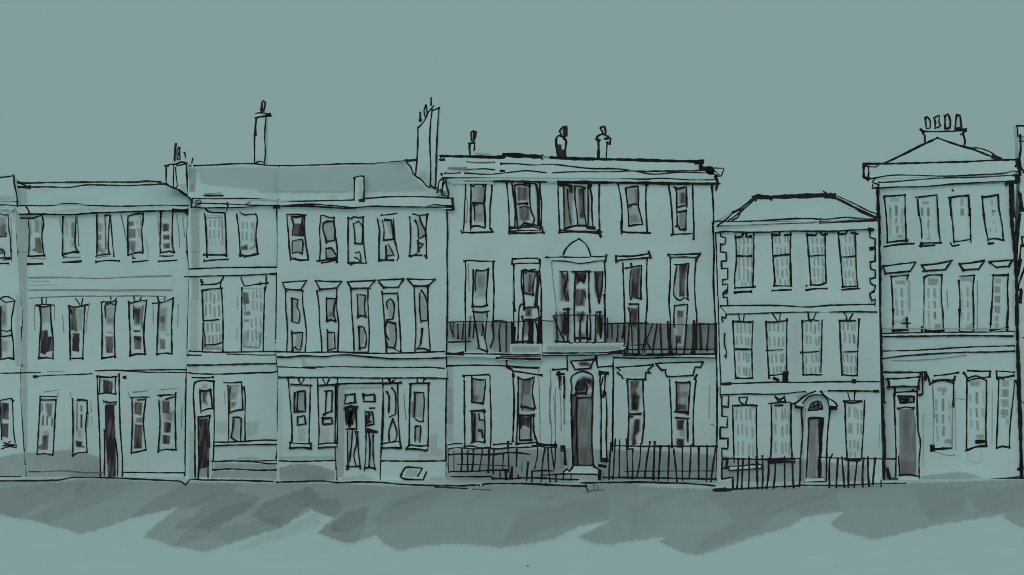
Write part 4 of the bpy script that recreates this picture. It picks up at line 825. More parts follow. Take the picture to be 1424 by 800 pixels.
# balcony: a real slab with three runs of bars
b = Mesh('trim')
bs = h.proud(.3)
b.slab(bs, poly(D3, '105 308 400 314 760 320 760 346 600 344 105 326'), h.y0 + .02)
b.slab(bs, poly(D3, '772 246 1340 242 1356 262 1310 304 772 318'), h.y0 + .02)
b.slab(bs, poly(E3, '505 306 1172 313 1172 336 520 322'), h.y0 + .02)
b.ink(bs, D3, '105 310 160 312 222 308 w4.6 / 222 310 400 312 600 318 760 318 w2.4 / 450 338 520 342 600 345 760 348 w3.2 / 480 328 760 332 / 770 305 900 306 1000 305 1200 303 1320 298 w2.4 / 1240 303 1315 298 w4 / 770 322 1000 322 1200 318 1300 304 w2 / 1345 240 1335 255 1360 265 1340 285 1320 295 w3')
b.ink(bs, E3, '500 305 560 310 700 312 1170 312 w2.4 / 530 322 700 322 900 318 1172 312 w2.6')
b.wash(bs, washes_of(D3, '.32 4: 800 255 1330 252 1320 290 900 300 800 296 / .3 2: 480 322 755 325 755 345 480 342 / .3 3: 560 255 755 255 755 300 560 300'))
balcony = b.build('balcony', h.root)
rl = Mesh('iron')
rs = h.proud(.28)
rl.bars(rs, D3, '112 92 195 88 300 86 400 88 w1.4 / 400 88 520 92 640 86 740 81 w1.2 / 430 87 470 80 522 92 w2.6 / 115 230 200 228 275 225 w2.2 / 130 95 138 145 155 195 w1.8 / 150 92 150 180 w1.4 / 183 105 185 205 w2 / 222 92 215 212 w2.4 / 265 90 262 190 w3.4 / 298 100 290 200 w2 / 355 100 350 185 w1.4 / 420 95 432 195 410 266 w2.8 / 480 95 470 150 478 295 w2.4 / 520 90 520 300 w3 / 555 85 558 300 w1.3 / 730 80 850 85 w1.4')
rl.build('railing', balcony)
rl = Mesh('iron')
rl.bars(rs, D3, '848 44 1000 42 1205 43 w1.7 / 870 234 1000 236 1210 233 w2.4 / 860 222 960 226 / 865 20 875 235 w2 / 848 48 880 130 920 215 w1.8 / 945 60 947 235 w2.4 / 1032 90 1034 244 w2.2 / 1082 100 1086 225 w2.4 / 1140 100 1138 232 w2.2 / 1205 40 1210 238 w3.2')
rl.build('railing', balcony)
rl = Mesh('iron')
rl.bars(rs, E3, '378 103 540 100 700 100 w2.8 / 700 102 1060 112 w1.4 / 1058 105 1185 105 w3.4 / 425 62 425 200 w3.2 / 455 105 455 218 w3.2 / 497 102 495 170 488 228 w2.6 / 540 98 530 200 w3.8 / 575 100 570 200 558 305 w2.8 / 590 100 600 318 w2.2 / 640 98 640 308 w3.2 / 690 90 685 200 665 292 w2.8 / 690 140 695 220 720 270 w2.4 / 740 102 690 225 w2.4 / 770 103 750 220 735 318 w2.8 / 792 103 795 210 802 320 w2.8 / 843 88 852 200 863 302 w4 / 905 190 902 330 w2.4 / 975 110 955 312 w2.8 / 1025 83 1022 200 1015 302 w4 / 1042 108 1040 278 w3 / 1068 108 1075 285 w3 / 1128 108 1115 290 w2.8 / 1177 100 1177 300 w4.4 / 558 283 800 280 1178 281 w2.4 / 585 252 690 247 w1.6')
rl.build('railing', balcony)
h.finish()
T = 1.1
def railing(label, surf, runs, mid):
    c = surf.at(mid, 650)
    root = thing('iron_railing', (c.x, c.y, 0), label, 'railing', 'iron railings along the pavement')
    r = Mesh('iron'); u = Mesh('iron')
    for o, rails, bars in runs:
        if rails: r.bars(surf, o, rails)
        if bars: u.bars(surf, o, bars)
    r.build('rail', root); u.build('uprights', root)

railing('sparse worn iron railing with double top rail, left of the central arched door', upright(-1.15),
        [(d7, '30 150 90 135 200 130 400 145 560 130 700 145 900 130 1100 125 1270 112 w2.7 / 35 228 120 220 250 215 400 222 550 225 700 220 800 205 900 195 1000 200 1170 222 w2.9 / 60 460 250 460 400 455 700 440 860 446 w2.7 / 160 360 450 365 900 382 w1.4 / 70 530 300 532 640 530 w2.5 / 640 555 850 560 1010 553 w2.7 / 1000 550 1400 545 w2.3',
          '110 150 112 450 w1.4 / 30 140 35 480 w1.5 / 220 150 225 300 212 462 w3 / 305 165 300 465 w3.2 / 385 155 380 320 360 455 w2.8 / 380 330 362 455 w3.4 / 508 150 490 300 462 458 w2.8 / 602 150 590 475 w3 / 672 155 655 350 662 495 w3 / 800 210 792 450 w2 / 865 40 862 200 w2.2 / 872 200 878 480 w2.2 / 985 150 982 390 w2.8 / 1060 340 1055 450 w1.4 / 1145 330 1120 590 w3 / 1200 450 1195 600 w3.2 / 1280 100 1270 250 1235 420 w2.2 / 750 440 757 555 w2.8 / 835 430 835 575 w3.2 / 922 400 900 560 w4 / 1000 510 1010 550 w3.4'),
         (d8, '0 100 75 100 180 120 330 120 w2.6 / 60 70 150 90 345 90 w3 / 0 455 200 445 290 455 w2.4 / 120 512 300 500 500 495 920 497 w2.4 / 0 550 300 562 650 575 w2.2',
          '75 95 70 250 30 420 w2.2 / 185 120 150 300 125 600 w3 / 220 130 228 400 250 605 w2.8 / 262 120 285 280 300 390 w2.6 / 322 40 320 300 305 440 w2.2 / 335 505 330 600 w3.2 / 437 470 430 580 w2 / 545 495 540 575 w1.6')], 700)
railing('full run of plain iron bars right of the central arched door', upright(-1.1),
        [(E4, '458 400 560 402 700 405 850 404 1190 405 w2.7 / 395 621 600 623 850 626 1000 630 1180 633 w3 / 540 578 1180 576 w1.4',
          '447 380 440 500 433 638 w2.8 / 478 352 470 500 462 634 w2.8 / 508 358 505 622 w2.8 / 555 352 565 622 w3 / 600 428 598 632 w2.6 / 655 385 650 500 628 622 w2.6 / 720 372 700 480 683 614 w2.8 / 752 372 742 638 w3.2 / 793 400 778 642 w3.2 / 852 398 845 644 w3.2 / 885 425 895 520 907 648 w2.8 / 945 418 945 642 w2.8 / 1005 398 1000 520 993 628 w2.8 / 1058 408 1058 632 w2.8 / 1118 398 1112 648 w2.8 / 1178 408 1160 520 1143 648 w3')], 880)

# ------------------------------------------------------------------ lower house with quoins and hipped roof
h = House('terraced_house', 'low house with hipped roof, toothed corner quoins and a hooded door, second from the right', -0.5,
          [(998, 314), (1221, 308), (1222, 400), (1224, 520), (1227, 671), (996, 671), (1000, 560), (998, 450), (995, 360)])
h.roof('roof', [(992, 314), (1222, 306), (1180, 290), (1154, 274), (1054, 275), (1018, 297)], 311, 273,
       [(F1, '370 126 480 122 600 118 860 108 w5.6 / 345 132 372 114 465 132 w5 / 90 320 140 285 200 230 250 200 340 130 w3 / 160 290 230 240 300 180 372 115 w2.4 / 192 230 265 205 w2.4 / 190 285 230 262 250 225 / 825 83 860 108 900 125 1050 200 1190 265 w3.8 / 870 95 1000 150 1130 215 1190 240 / 900 122 1000 170 1100 235 1180 262 w2.8 / 840 115 905 118 w5')])
h.block('cornice', F1, '80 292 400 285 850 274 980 264 1197 272 1197 345 850 362 600 356 300 366 75 372', .14,
        '60 288 200 292 400 285 550 275 700 270 850 275 980 262 1100 272 1197 275 w2.8 / 88 322 200 310 350 307 500 305 800 297 1000 294 1197 286 w2.2 / 800 297 1000 290 1197 281 w3.8 / 350 292 550 290 780 298 1000 280 1150 270 t / 70 372 130 362 200 362 w3 / 200 364 400 366 600 357 850 362 1000 352 1165 345 w2.4 / 590 357 900 360 w3.4 / 1140 345 1170 348 w4')
q = Mesh('trim')
qs = h.proud(.04)
for o, P in ((F1, '85 368 112 368 112 395 145 405 140 447 110 450 110 500 150 508 150 565 116 568 118 620 160 618 160 690 125 695 125 730 160 725 155 790 130 792 130 820 95 820'),
             (F2, '100 72 155 72 160 118 112 130 150 137 125 145 150 175 145 210 120 206 122 240 100 240'),
             (F3, '95 60 165 60 165 128 120 125 120 195 158 202 155 270 110 272 108 350 160 350 160 420 120 422 120 490 120 555 122 630 195 622 182 690 95 705')):
    q.slab(qs, poly(o, P), h.y0 + .02)
q.ink(qs, F1, '112 362 110 395 145 405 140 447 108 450 w2.8 / 110 450 110 502 150 508 150 565 115 568 118 622 w2.8 / 118 620 160 616 160 690 123 697 w2.8 / 125 692 125 732 162 725 155 792 128 790 130 812 w2.8')
q.ink(qs, F2, '155 20 128 38 130 70 157 68 160 122 w2.8 / 108 130 150 135 122 147 152 175 145 212 118 205 125 238 w3 / 138 320 138 400 150 440 148 495 140 470 w2.2')
q.ink(qs, F3, '165 55 165 132 118 124 118 60 w2.8 / 120 120 120 195 w2.6 / 118 195 160 200 155 272 108 270 105 350 w2.8 / 105 350 162 350 160 422 118 418 w2.8 / 118 420 120 490 120 558 160 552 w2.6 / 135 490 160 490 150 540 w4.4 / 118 555 118 632 197 618 182 692 138 702 w2.8')
q.build('quoin_strip', h.root)
q = Mesh('trim')
for o, P in ((F1, '1205 345 1150 348 1150 400 1185 410 1185 463 1150 475 1153 488 1185 482 1185 563 1150 575 1155 620 1185 632 1185 680 1150 690 1155 720 1185 737 1180 780 1150 792 1152 815 1206 815'),
             (F2, '1208 68 1155 68 1160 92 1185 82 1185 118 1160 128 1208 128')):
    q.slab(qs, poly(o, P), h.y0 + .02)
q.ink(qs, F1, '1150 342 1150 402 1187 410 1185 465 1148 475 w2.8 / 1148 470 1155 490 1187 478 1185 567 1148 575 w2.8 / 1150 572 1155 622 1187 630 1185 682 1148 690 w2.8 / 1150 688 1155 722 1187 737 1180 782 1148 790 1152 812 w2.8 / 1145 345 1170 342 w4 / 1150 480 1185 478 w4')
q.ink(qs, F2, '1180 18 1148 46 1160 92 1187 80 1185 122 1155 126 w3')
q.build('quoin_strip', h.root)
t4 = [
 ('217 402 338 396 338 560 335 743 212 750', '215 383 220 550 208 680 210 758 w2.4 / 342 378 340 550 335 752 w2.6 / 210 402 260 395 267 373 w3.2 / 290 373 285 398 327 395 w3.2 / 225 530 280 532 327 530 w3.6 / 208 752 280 750 352 745 w2.8 / 205 785 270 780 327 778 w3.2 / 335 690 335 745 w3.4',
  '.45 14 50: 243 425 272 430 300 425 330 430 / .45 14 60: 240 490 270 495 300 490 328 500 / .45 14 65: 240 575 270 580 300 575 325 580 / .45 14 90: 240 660 272 660 300 665 325 680 / .4 14 35: 260 728 285 728 315 725'),
 ('472 386 594 382 594 520 603 735 485 733', '468 376 475 550 487 700 483 740 w2.6 / 598 368 595 520 605 742 w2.4 / 597 580 600 740 w3.2 / 468 383 520 386 520 368 w3.2 / 555 385 602 382 w3.2 / 483 532 540 524 592 520 w2.8 / 478 738 607 740 w2.8 / 468 772 540 768 602 765 w3.2',
  '.42 14 45: 492 420 520 425 560 415 580 420 / .42 14 55: 502 495 530 500 560 495 / .42 14 55: 505 580 540 575 570 570 / .42 14 60: 508 645 540 655 570 645 / .42 14 40: 525 710 560 715 583 710'),
 ('717 388 836 388 838 520 843 722 740 728', '710 373 725 550 738 738 w2.8 / 838 373 838 520 845 720 w2.6 / 708 382 770 388 780 373 w3.2 / 803 370 820 385 852 380 w3.2 / 733 532 790 526 842 524 w2.8 / 733 730 800 732 845 716 w2.8 / 705 745 712 732 / 703 768 780 758 852 757 w3.2',
  '.45 14 45: 750 425 780 425 810 430 828 425 / .45 14 45: 755 490 785 490 815 490 / .45 14 60: 762 570 790 570 820 575 / .45 14 65: 762 645 790 645 820 650 / .45 14 35: 765 705 790 700 820 705'),
 ('934 380 1044 374 1050 500 1060 736 958 738', '928 368 940 500 955 680 962 748 w2.8 / 1045 363 1050 500 1055 650 1065 752 w2.8 / 928 378 980 378 987 360 w3.2 / 1018 368 1065 378 w3.2 / 953 538 1000 536 1052 530 w2.4 / 953 746 1062 740 w2.6 / 953 767 1010 760 1078 757 w3.2',
  '.4 12 45: 980 415 1010 415 1035 410 / .4 12 60: 980 490 1008 495 1030 495 / .42 14 50: 965 590 990 580 1018 580 / .42 14 50: 980 660 1005 655 1030 660 / .42 12 45: 980 720 1010 725 1045 715'),
]
for hole, ik, db in t4:
    h.opening('window', F1, hole, ik, '', db)
h.block('string_course', F2, '112 130 500 127 720 136 850 127 1175 121 1180 168 870 170 500 175 155 183', .05, '108 128 300 125 500 125 720 135 850 125 1000 120 1185 117 w2.6 / 150 185 300 182 500 175 720 170 795 171 / 870 170 1000 168 1195 170 w2.4')
m4 = [
 ('202 238 330 238 328 420 327 626 218 626', '195 233 205 430 215 632 w2.6 / 335 233 328 420 332 632 w2.4 / 193 235 260 238 322 241 w3.4 / 213 428 320 430 w2.8 / 213 628 270 632 337 630 w3.2 / 235 183 245 234 w2.6 / 275 183 270 234 w2.4',
  '.45 14 65: 228 285 252 285 282 285 312 290 / .45 14 60: 225 370 255 365 287 375 305 378 / .45 14 65: 238 480 270 475 290 485 305 490 / .45 14 60: 240 575 272 580 290 585 312 590'),
 ('428 243 568 233 570 400 568 598 450 606', '425 233 435 430 448 632 w2.8 / 572 216 570 400 570 602 w2.6 / 423 238 500 240 577 226 w3.2 / 423 438 542 432 / 443 612 500 608 572 594 w3 / 473 183 508 237 w2.6 / 525 180 520 234 w2.2 / 480 630 512 645 w4 / 565 590 560 655 w5 / 543 600 545 652',
  '.45 14 60: 452 275 482 275 512 280 543 275 / .45 14 70: 452 375 485 375 515 380 543 375 / .45 14 65: 468 495 497 490 530 495 545 490 / .45 14 50: 480 578 505 575 528 570 555 570'),
 ('682 238 810 232 810 420 806 600 688 605', '678 228 680 400 685 608 w2.6 / 816 226 812 420 808 592 w2.6 / 678 237 740 225 792 230 w2.6 / 663 453 792 444 w2.2 / 678 608 760 606 817 608 w3.2 / 718 173 725 225 742 231 w3 / 772 180 755 220 w2.8',
  '.42 14 65: 708 280 738 280 768 290 795 275 / .42 14 60: 710 360 735 365 775 380 795 370 / .42 14 60: 705 500 748 495 775 490 795 490 / .42 14 45: 705 575 738 575 772 575 798 570'),
 ('940 234 1068 232 1062 420 1058 605 953 604', '938 228 945 420 955 612 w2.8 / 1074 218 1065 420 1060 612 w2.6 / 933 231 1047 230 w3.6 / 963 448 1067 445 w2.6 / 953 605 1010 612 1062 610 w3.4 / 963 172 985 200 985 230 w2.6 / 1030 180 1003 228 w2.4',
  '.45 14 55: 965 275 995 270 1022 280 1042 275 / .45 14 70: 975 345 1008 355 1035 350 / .6 16 60: 1040 360 / .45 14 55: 965 490 993 490 1020 500 1050 500 / .45 14 50: 970 570 992 575 1018 570 1045 570'),
]
for hole, ik, db in m4:
    h.opening('window', F2, hole, ik, '', db)
h.block('string_course', F2, '112 672 500 660 900 657 1215 657 1205 720 860 718 620 732 440 742 112 745', .06, '113 672 200 668 300 665 500 658 650 660 900 655 1218 655 w2.6 / 113 672 180 668 w4 / 105 746 300 740 440 742 540 738 620 730 700 722 / 860 718 1000 718 1205 721 w2.4 / 1175 720 1208 721 w4 / 1030 650 1045 652 w5')
w = h.opening('window', F3, '202 126 358 122 360 300 362 486 207 486', '195 118 198 300 205 520 w2.4 / 360 118 360 300 365 480 372 530 w2.6 / 193 122 300 118 367 120 w2.8 / 238 65 245 95 267 112 w2.8 / 238 65 298 62 285 107 w2.8',
          '.3 1.5: 320 120 345 120 345 145 325 145', '.45 14 85: 222 185 252 185 290 185 318 180 / .45 14 75: 232 290 260 285 290 300 332 310 / .4 14 100: 232 420 265 420 308 435 335 435')
h.block('sill', F3, '168 546 392 530 396 554 172 571', .14, '163 545 250 540 337 530 / 168 572 280 565 397 556 w2.6 / 166 543 172 574 w2.6 / 340 532 392 530 396 556 w2.6', parent=w)
w = h.opening('window', F3, '464 114 598 114 600 300 606 488 466 488', '462 103 465 300 458 495 w2.8 / 600 103 600 300 608 500 w3 / 443 106 520 100 572 100 w3.2 / 488 120 542 118 w3.4 / 488 53 515 97 555 53 560 92 w2.6 / 490 60 520 77 552 65 w2.6 / 510 92 555 98 w3.4',
          '', '.45 14 80: 495 180 540 185 560 180 585 190 / .5 14 75: 492 285 540 300 570 285 592 290 / .45 14 80: 492 410 540 415 565 410 590 420')
h.block('sill', F3, '446 494 622 491 622 514 448 518', .1, '443 495 530 490 622 492 w3.8 / 445 515 530 508 622 512 w5 / 445 488 450 522 w4', parent=w)
h.opening('fanlight', F3, '722 152 747 104 785 90 806 97 815 148', '718 155 745 105 785 88 808 95 818 142 w3 / 718 155 780 150 817 144 w3 / 755 105 770 142 / 785 95 797 140 / 730 140 800 110', '.75 2: 725 145 750 105 800 95 810 150')
h.opening('door', F3, '724 212 816 212 813 300 803 500 800 632 712 630 714 500 724 300', '720 212 770 205 820 208 w3.6 / 722 215 722 300 712 500 706 622 w2.8 / 816 210 812 300 802 480 w4 / 798 490 800 645 w4.4 / 728 633 827 630 w4.2',
          '.62 4: 725 210 790 210 780 630 716 628 / .92 1: 785 212 820 212 808 500 795 500 / .88 1.2: 785 500 806 500 802 632 788 632', mat='wood', inner='door_leaf')
h.block('door_hood', F3, '605 108 640 97 700 52 770 20 810 22 842 58 900 94 920 122 908 138 872 136 862 92 832 55 780 45 720 62 682 104 682 132 635 132', .3,
        '583 95 605 109 640 97 700 52 772 20 w3.2 / 805 20 840 60 900 93 922 122 908 140 w3.2 / 633 130 682 136 w4.6 / 625 110 640 132 w3 / 870 136 912 138 w5.6 / 680 104 720 60 780 45 830 55 860 92 w2.8')
h.ink(F3, '860 92 870 150 860 250 850 400 845 665 w2.8 / 670 138 680 300 670 450 660 672 w3 / 703 140 690 230 690 300 t')
h.block('door_steps', F3, '705 632 828 632 842 652 845 672 660 678 690 652', .5, '690 658 760 655 842 650 w3.2 / 690 656 682 668 w2.6', back=-.3)
w = h.opening('window', F3, '980 108 1108 106 1103 250 1088 488 990 490 985 300', '975 98 980 300 990 500 w2.8 / 1112 83 1105 250 1090 492 w2.8 / 963 90 1000 102 1050 100 1097 92 w3 / 963 88 1092 88 w2.4 / 990 14 1010 88 w2.2 / 1045 14 1040 88 w2.2',
          '', '.45 14 75: 1005 165 1042 170 1062 180 1090 185 / .45 14 75: 1005 280 1020 280 1065 280 1088 285 / .45 14 60: 1012 390 1040 390 1065 400 / .45 14 40: 1015 460 1045 465')
h.block('sill', F3, '978 490 1086 490 1086 502 980 502', .08, '975 490 1010 500 1088 497 w3.8', parent=w)
h.ink(F1, '75 372 80 500 92 810 w2 / 90 400 90 470 93 535')
h.ink(F2, '92 0 98 250 105 500 115 690 w2')
h.ink(F3, '108 -10 110 300 118 550 130 700 w2 / 1215 250 1212 420 t a.4')
h.wash(F3, '.75 4: 640 60 700 40 720 30 700 50 650 70 / .22 3: 862 150 885 150 880 220 862 240 / .3 2: 668 145 690 145 688 640 664 655 / .32 1.2: 110 470 400 492 660 500 850 505 935 530 1130 535 1130 660 850 678 110 705')  # last shape: shadow behind the railings, painted into the wall colour
h.wash(F1, '.06 14: 640 480 700 480 700 760 640 760')
h.wash(F2, '.1 12: 335 250 415 250 420 600 335 600 / .08 12: 585 230 670 230 660 600 590 600 / .1 6: 110 270 180 270 170 320 110 330')
h.finish()
lean = Surf((0, 0, 0), (1, 0, 0))
p1, p2 = upright(-4.6).at(1000, 600), upright(-3.2).at(1226, 600)
lean = Surf(p1, (-(p2.y - p1.y) * -1, -(p2.x - p1.x), 0))
railing('uneven iron railing in front of the two windows left of the hooded door', lean,
        [(F3, '125 490 300 493 450 496 668 490 w2.6', '235 488 232 600 223 735 w2.8 / 268 488 262 600 256 745 w3 / 308 478 310 600 303 732 w2.6 / 360 478 365 600 369 742 w3.2 / 402 470 405 600 400 712 w2.6 / 445 508 445 600 430 697 w3 / 492 515 490 600 477 707 w2.8 / 557 475 557 600 557 694 w2.8 / 612 515 612 600 619 692 w3 / 662 485 665 600 660 680 w2.4 / 198 640 196 735 w2.8 / 140 690 138 718 w2.4')], 1060)
railing('short iron railing of leaning bars between the hooded door and the drainpipe', lean,
        [(F3, '808 480 885 482 / 870 484 1000 488 1225 492 1325 492 w1.9', '890 458 870 500 868 718 w2.6 / 927 485 920 600 915 713 w2.8 / 955 478 965 600 973 702 w2.8 / 1000 488 1000 692 w2.8 / 1062 495 1050 600 1040 688 w2.8 / 1107 485 1098 600 1100 697 w2.8 / 1135 478 1138 600 1144 682 w2.8 / 1187 485 1175 600 1171 672 w2.8 / 1228 640 1228 697 w2.4')], 1190)

# ------------------------------------------------------------------ right-hand pedimented house
h = House('terraced_house', 'tall house with a pediment and four pots on its roof, right of the hipped-roof house', 0.6,
          [(1222, 262), (1404, 255), (1408, 300), (1413, 400), (1416, 520), (1421, 666), (1228, 666), (1224, 520), (1222, 400)])
h.block('pediment', G1, '438 434 560 374 700 304 802 260 950 310 1050 340 1250 410', .05,
        '358 466 440 430 560 375 700 305 802 258 w3.8 / 798 258 860 282 950 312 1050 340 1150 380 1245 406 w3.4 / 1010 332 1080 330 1160 355 1215 392 w2.4 / 1180 388 1240 405 w4', back=h.back)
h.block('cornice', G1, '285 442 500 438 1000 425 1360 411 1345 460 1362 495 1260 505 850 525 345 542 285 532', .22,
        '283 440 320 436 500 438 800 430 1000 425 1200 415 1365 410 w3.2 / 283 450 350 442 500 440 w2.6 / 285 438 285 532 320 547 w4.6 / 316 458 320 490 316 542 w2.8 / 330 545 440 525 520 518 600 518 700 522 850 525 1000 520 1100 515 1260 505 1320 490 1360 494 / 295 455 370 462 390 450 / 1362 410 1340 460 w3.4 / 1350 425 1372 485 w4.4')
h.block('frieze', G1, '352 545 850 528 1340 498 1350 556 1100 570 700 598 392 608', .16,
        '388 570 500 564 600 555 700 548 800 540 1000 535 1150 530 1342 518 / 388 608 500 602 700 598 800 590 900 580 1100 570 1342 558 w2.3 / 318 546 362 540 345 570 392 585 385 605 345 612 350 585 w3.2 / 1325 520 1362 520 1367 565 1272 576 w4.2 / 1345 525 1350 560 w4')
h.chimney(G1, '705 215 980 215 985 360 712 360', '682 206 720 215 850 215 980 208 998 203 w3 / 690 208 700 235 710 240 712 302 w3.6 / 680 200 705 222 w4 / 958 238 975 225 995 210 w3.2 / 975 228 990 280 985 314 w3', 1.6, .9, '',
          pots=[(G1, 732, [(17, 220), (17, 190), (14, 118)], '714 120 728 114 742 128 750 150 748 190 722 196 716 160 714 120 w3.2', ''),
                (G1, 797, [(21, 220), (21, 190), (18, 105)], '774 118 814 101 808 150 822 176 780 195 783 150 774 118 w3', ''),
                (G1, 868, [(20, 220), (19, 192), (12, 98)], '850 106 870 93 882 115 888 140 885 190 850 196 850 106 w3.2', ''),
                (G1, 945, [(22, 220), (20, 192), (13, 100)], '930 100 955 105 962 150 966 190 920 195 930 100 w3.2 / 922 206 998 205 w4.2', '')], label='broad stack behind the pediment with four pots in a row')
t4 = [
 ('442 -78 568 -88 572 50 580 220 455 232 448 100', [(G1, 'ink', '428 668 440 780 448 900 450 985 w2.8 / 428 666 500 662 577 655 w2.8 / 572 652 575 800 582 982 w2.8'), (G2, 'ink', '448 238 520 228 592 222 w3.6 / 428 266 530 250 637 244 w3.2'),
   (G2, 'dabs', '.45 16 70: 470 30 / .5 18 70: 512 20 / .38 14 60: 470 90 / .6 16 40: 512 85 / .6 16 50: 518 145 / .35 14 60: 470 160 548 70 555 140 / .4 40 25: 540 195'), (G1, 'dabs', '.4 60 25: 500 690 / .4 14 60: 470 760 / .5 18 70: 512 760 / .3 14 50: 555 770')]),
 ('667 -75 792 -90 800 0 812 230 692 212 682 100', [(G1, 'ink', '645 674 720 665 793 655 w3.2 / 660 685 670 800 w2.8 / 795 653 800 800 w2.8'), (G2, 'ink', '665 0 685 120 690 210 w2.6 / 800 0 808 150 820 245 w3 / 683 262 780 256 w3 / 682 246 740 240 828 240 w3.6 / 680 265 690 238 w4'),
   (G1, 'dabs', '.4 45 25: 715 710 / .5 14 60: 693 775 735 770'), (G2, 'dabs', '.5 18 60: 735 30 / .38 14 60: 690 20 / .45 14 70: 735 110 / .35 12 50: 738 180 / .4 40 20: 735 215')]),
 ('888 -75 1014 -92 1022 0 1028 213 915 228 905 120', [(G1, 'ink', '872 676 950 665 1018 660 w3.4 / 885 685 895 800 w3 / 1015 658 1023 800 w3'), (G2, 'ink', '890 0 905 120 912 238 w3 / 1023 0 1028 120 1030 238 w2.8 / 910 233 970 225 1032 215 w2.8 / 888 240 902 262 948 255 w3.8'),
   (G1, 'dabs', '.4 25 60: 968 705 / .35 25 50: 970 775'), (G2, 'dabs', '.35 25 50: 970 25')]),
 ('1114 -78 1218 -92 1225 -10 1248 212 1152 212 1132 120', [(G1, 'ink', '1106 669 1150 668 1224 654 w3.2 / 1110 668 1120 800 w2.8 / 1220 653 1225 740 1236 800 w2.8'), (G2, 'ink', '1115 0 1130 120 1152 225 w2.8 / 1225 0 1245 100 1258 225 w2.8 / 1148 216 1200 210 1262 223 w3.2 / 1153 245 1187 242 w4'),
   (G1, 'dabs', '.3 20 50: 1175 710 / .5 35 12: 1190 770'), (G2, 'dabs', '.5 14 50: 1185 30 / .35 12 20: 1190 95 / .3 10 30: 1165 150 1205 150')]),
]
for hole, more in t4:
    h.opening('window', G2, hole, more=more)
m4 = [
 ('486 478 590 470 592 600 597 840 492 840', '475 468 485 600 490 805 w2.6 / 473 476 540 468 598 461 w2.8 / 596 463 585 497 w3.2 / 600 500 602 700 t / 605 500 608 720 t a.4', 'G3:490 0 488 150 w2.8 / 485 150 540 146 592 140 w4 / 585 60 590 152 w2.4 / 548 98 612 98 / 478 165 592 162',
  '.45 70 28: 540 515 / .3 14 70: 508 590 / .55 18 60: 550 585 / .45 14 60: 512 660 / .5 16 60: 552 665 / .5 14 50: 518 720 / .55 16 40: 555 725 / .3 8 60: 590 660 / .5 40 25: 575 775 / .2 90 25: 540 790',
  '420 400 640 376 605 438 440 451', '416 403 530 388 648 374 w2.8 / 646 376 605 440 w2.8 / 420 400 440 457 w2.8 / 433 453 520 445 612 436 w3.2'),
 ('712 478 826 470 825 600 836 850 710 848', '705 478 705 650 700 805 / 830 463 825 600 840 765 w2.6 / 703 482 730 465 832 462 w2.8 / 865 570 870 700 t', 'G3:705 0 702 140 a.8 / 835 20 840 168 w2.6 / 713 152 780 154 842 158 w4 / 690 123 690 157 w3.4 / 710 140 725 152 w3',
  '.5 70 26: 768 500 / .5 60 20: 765 525 / .35 16 70: 735 590 / .6 18 70: 778 590 / .35 14 60: 738 670 / .6 16 55: 780 670 / .4 14 50: 738 735 / .65 16 55: 782 745 / .35 14 60: 740 790 / .5 40 25: 800 815 / .3 40 40: 800 840 / .3 8 60: 820 660',
  '690 402 895 364 850 425 702 435', '686 396 800 384 902 361 w2.8 / 896 364 850 427 w2.8 / 686 393 717 438 w3 / 693 436 780 430 858 425 w3.6'),
 ('955 478 1050 470 1046 600 1048 850 955 855 956 650', '946 498 955 650 952 805 w2.6 / 948 472 1000 470 1058 464 / 1056 463 1045 560 1050 700 1050 805 w2.8 / 1075 500 1078 700 t', 'G3:952 0 950 160 w2.6 / 1050 0 1050 168 w2.6 / 953 160 1052 162 w3.6 / 1075 0 1075 180 t',
  '.4 75 26: 1000 495 / .35 15 50: 965 590 / .5 16 70: 1008 580 / .3 14 60: 972 660 / .5 14 50: 1008 665 / .4 14 60: 1012 755 / .35 14 50: 970 745 / .35 50 40: 1020 825',
  '952 385 1122 364 1080 422 980 428', '953 386 1040 378 1127 361 w3 / 1124 364 1080 427 w2.8 / 948 383 982 434 w2.8 / 973 431 1030 424 1088 422 w3'),
 ('1186 468 1284 468 1286 700 1284 832 1172 840 1182 600', '1186 458 1180 600 1175 700 1168 805 w2.6 / 1178 463 1230 465 1292 462 w3.4 / 1290 460 1285 560 1290 700 1285 805 w2.8 / 1325 500 1322 700 t a.4', 'G3:1170 0 1165 165 w2.6 / 1285 20 1283 158 w3.6 / 1163 149 1230 138 1292 130 w3.2 / 1278 150 1302 156 w3.2',
  '.45 40 38: 1220 505 / .55 38 50: 1215 565 / .55 38 50: 1215 632 / .55 38 52: 1215 703 / .5 28 40: 1210 765 / .45 28 35: 1210 812',
  '1160 374 1316 360 1290 405 1210 410', '1153 372 1240 365 1327 358 w2.8 / 1318 360 1292 407 w2.8 / 1158 373 1213 412 w2.8 / 1203 409 1302 402 w3.2'),
]
for hole, ik, ik3, db, lp, lk in m4:
    w = h.opening('window', G2, hole, ik, '', db, more=[(G3, 'ink', ik3[3:])])
    h.block('lintel', G2, lp, .05, lk, parent=w)
h.block('string_course', G3, '415 171 1100 161 1332 156 1325 186 1000 184 415 191', .09, '410 170 600 165 800 162 1100 160 1335 155 / 410 192 700 188 1000 184 1325 188 w3 / 410 136 900 134 1280 136 t a.45')
h.block('fascia', G3, '415 293 600 288 800 279 1000 266 1332 256 1332 290 1000 300 700 315 500 332 415 344', .06, '412 292 600 288 800 278 1000 265 1150 260 1335 255 w2.4 / 412 345 500 332 600 322 700 315 850 306 1000 300 1180 298 1335 292 w2.4 / 475 355 580 357 700 352 850 340 1000 320 t')
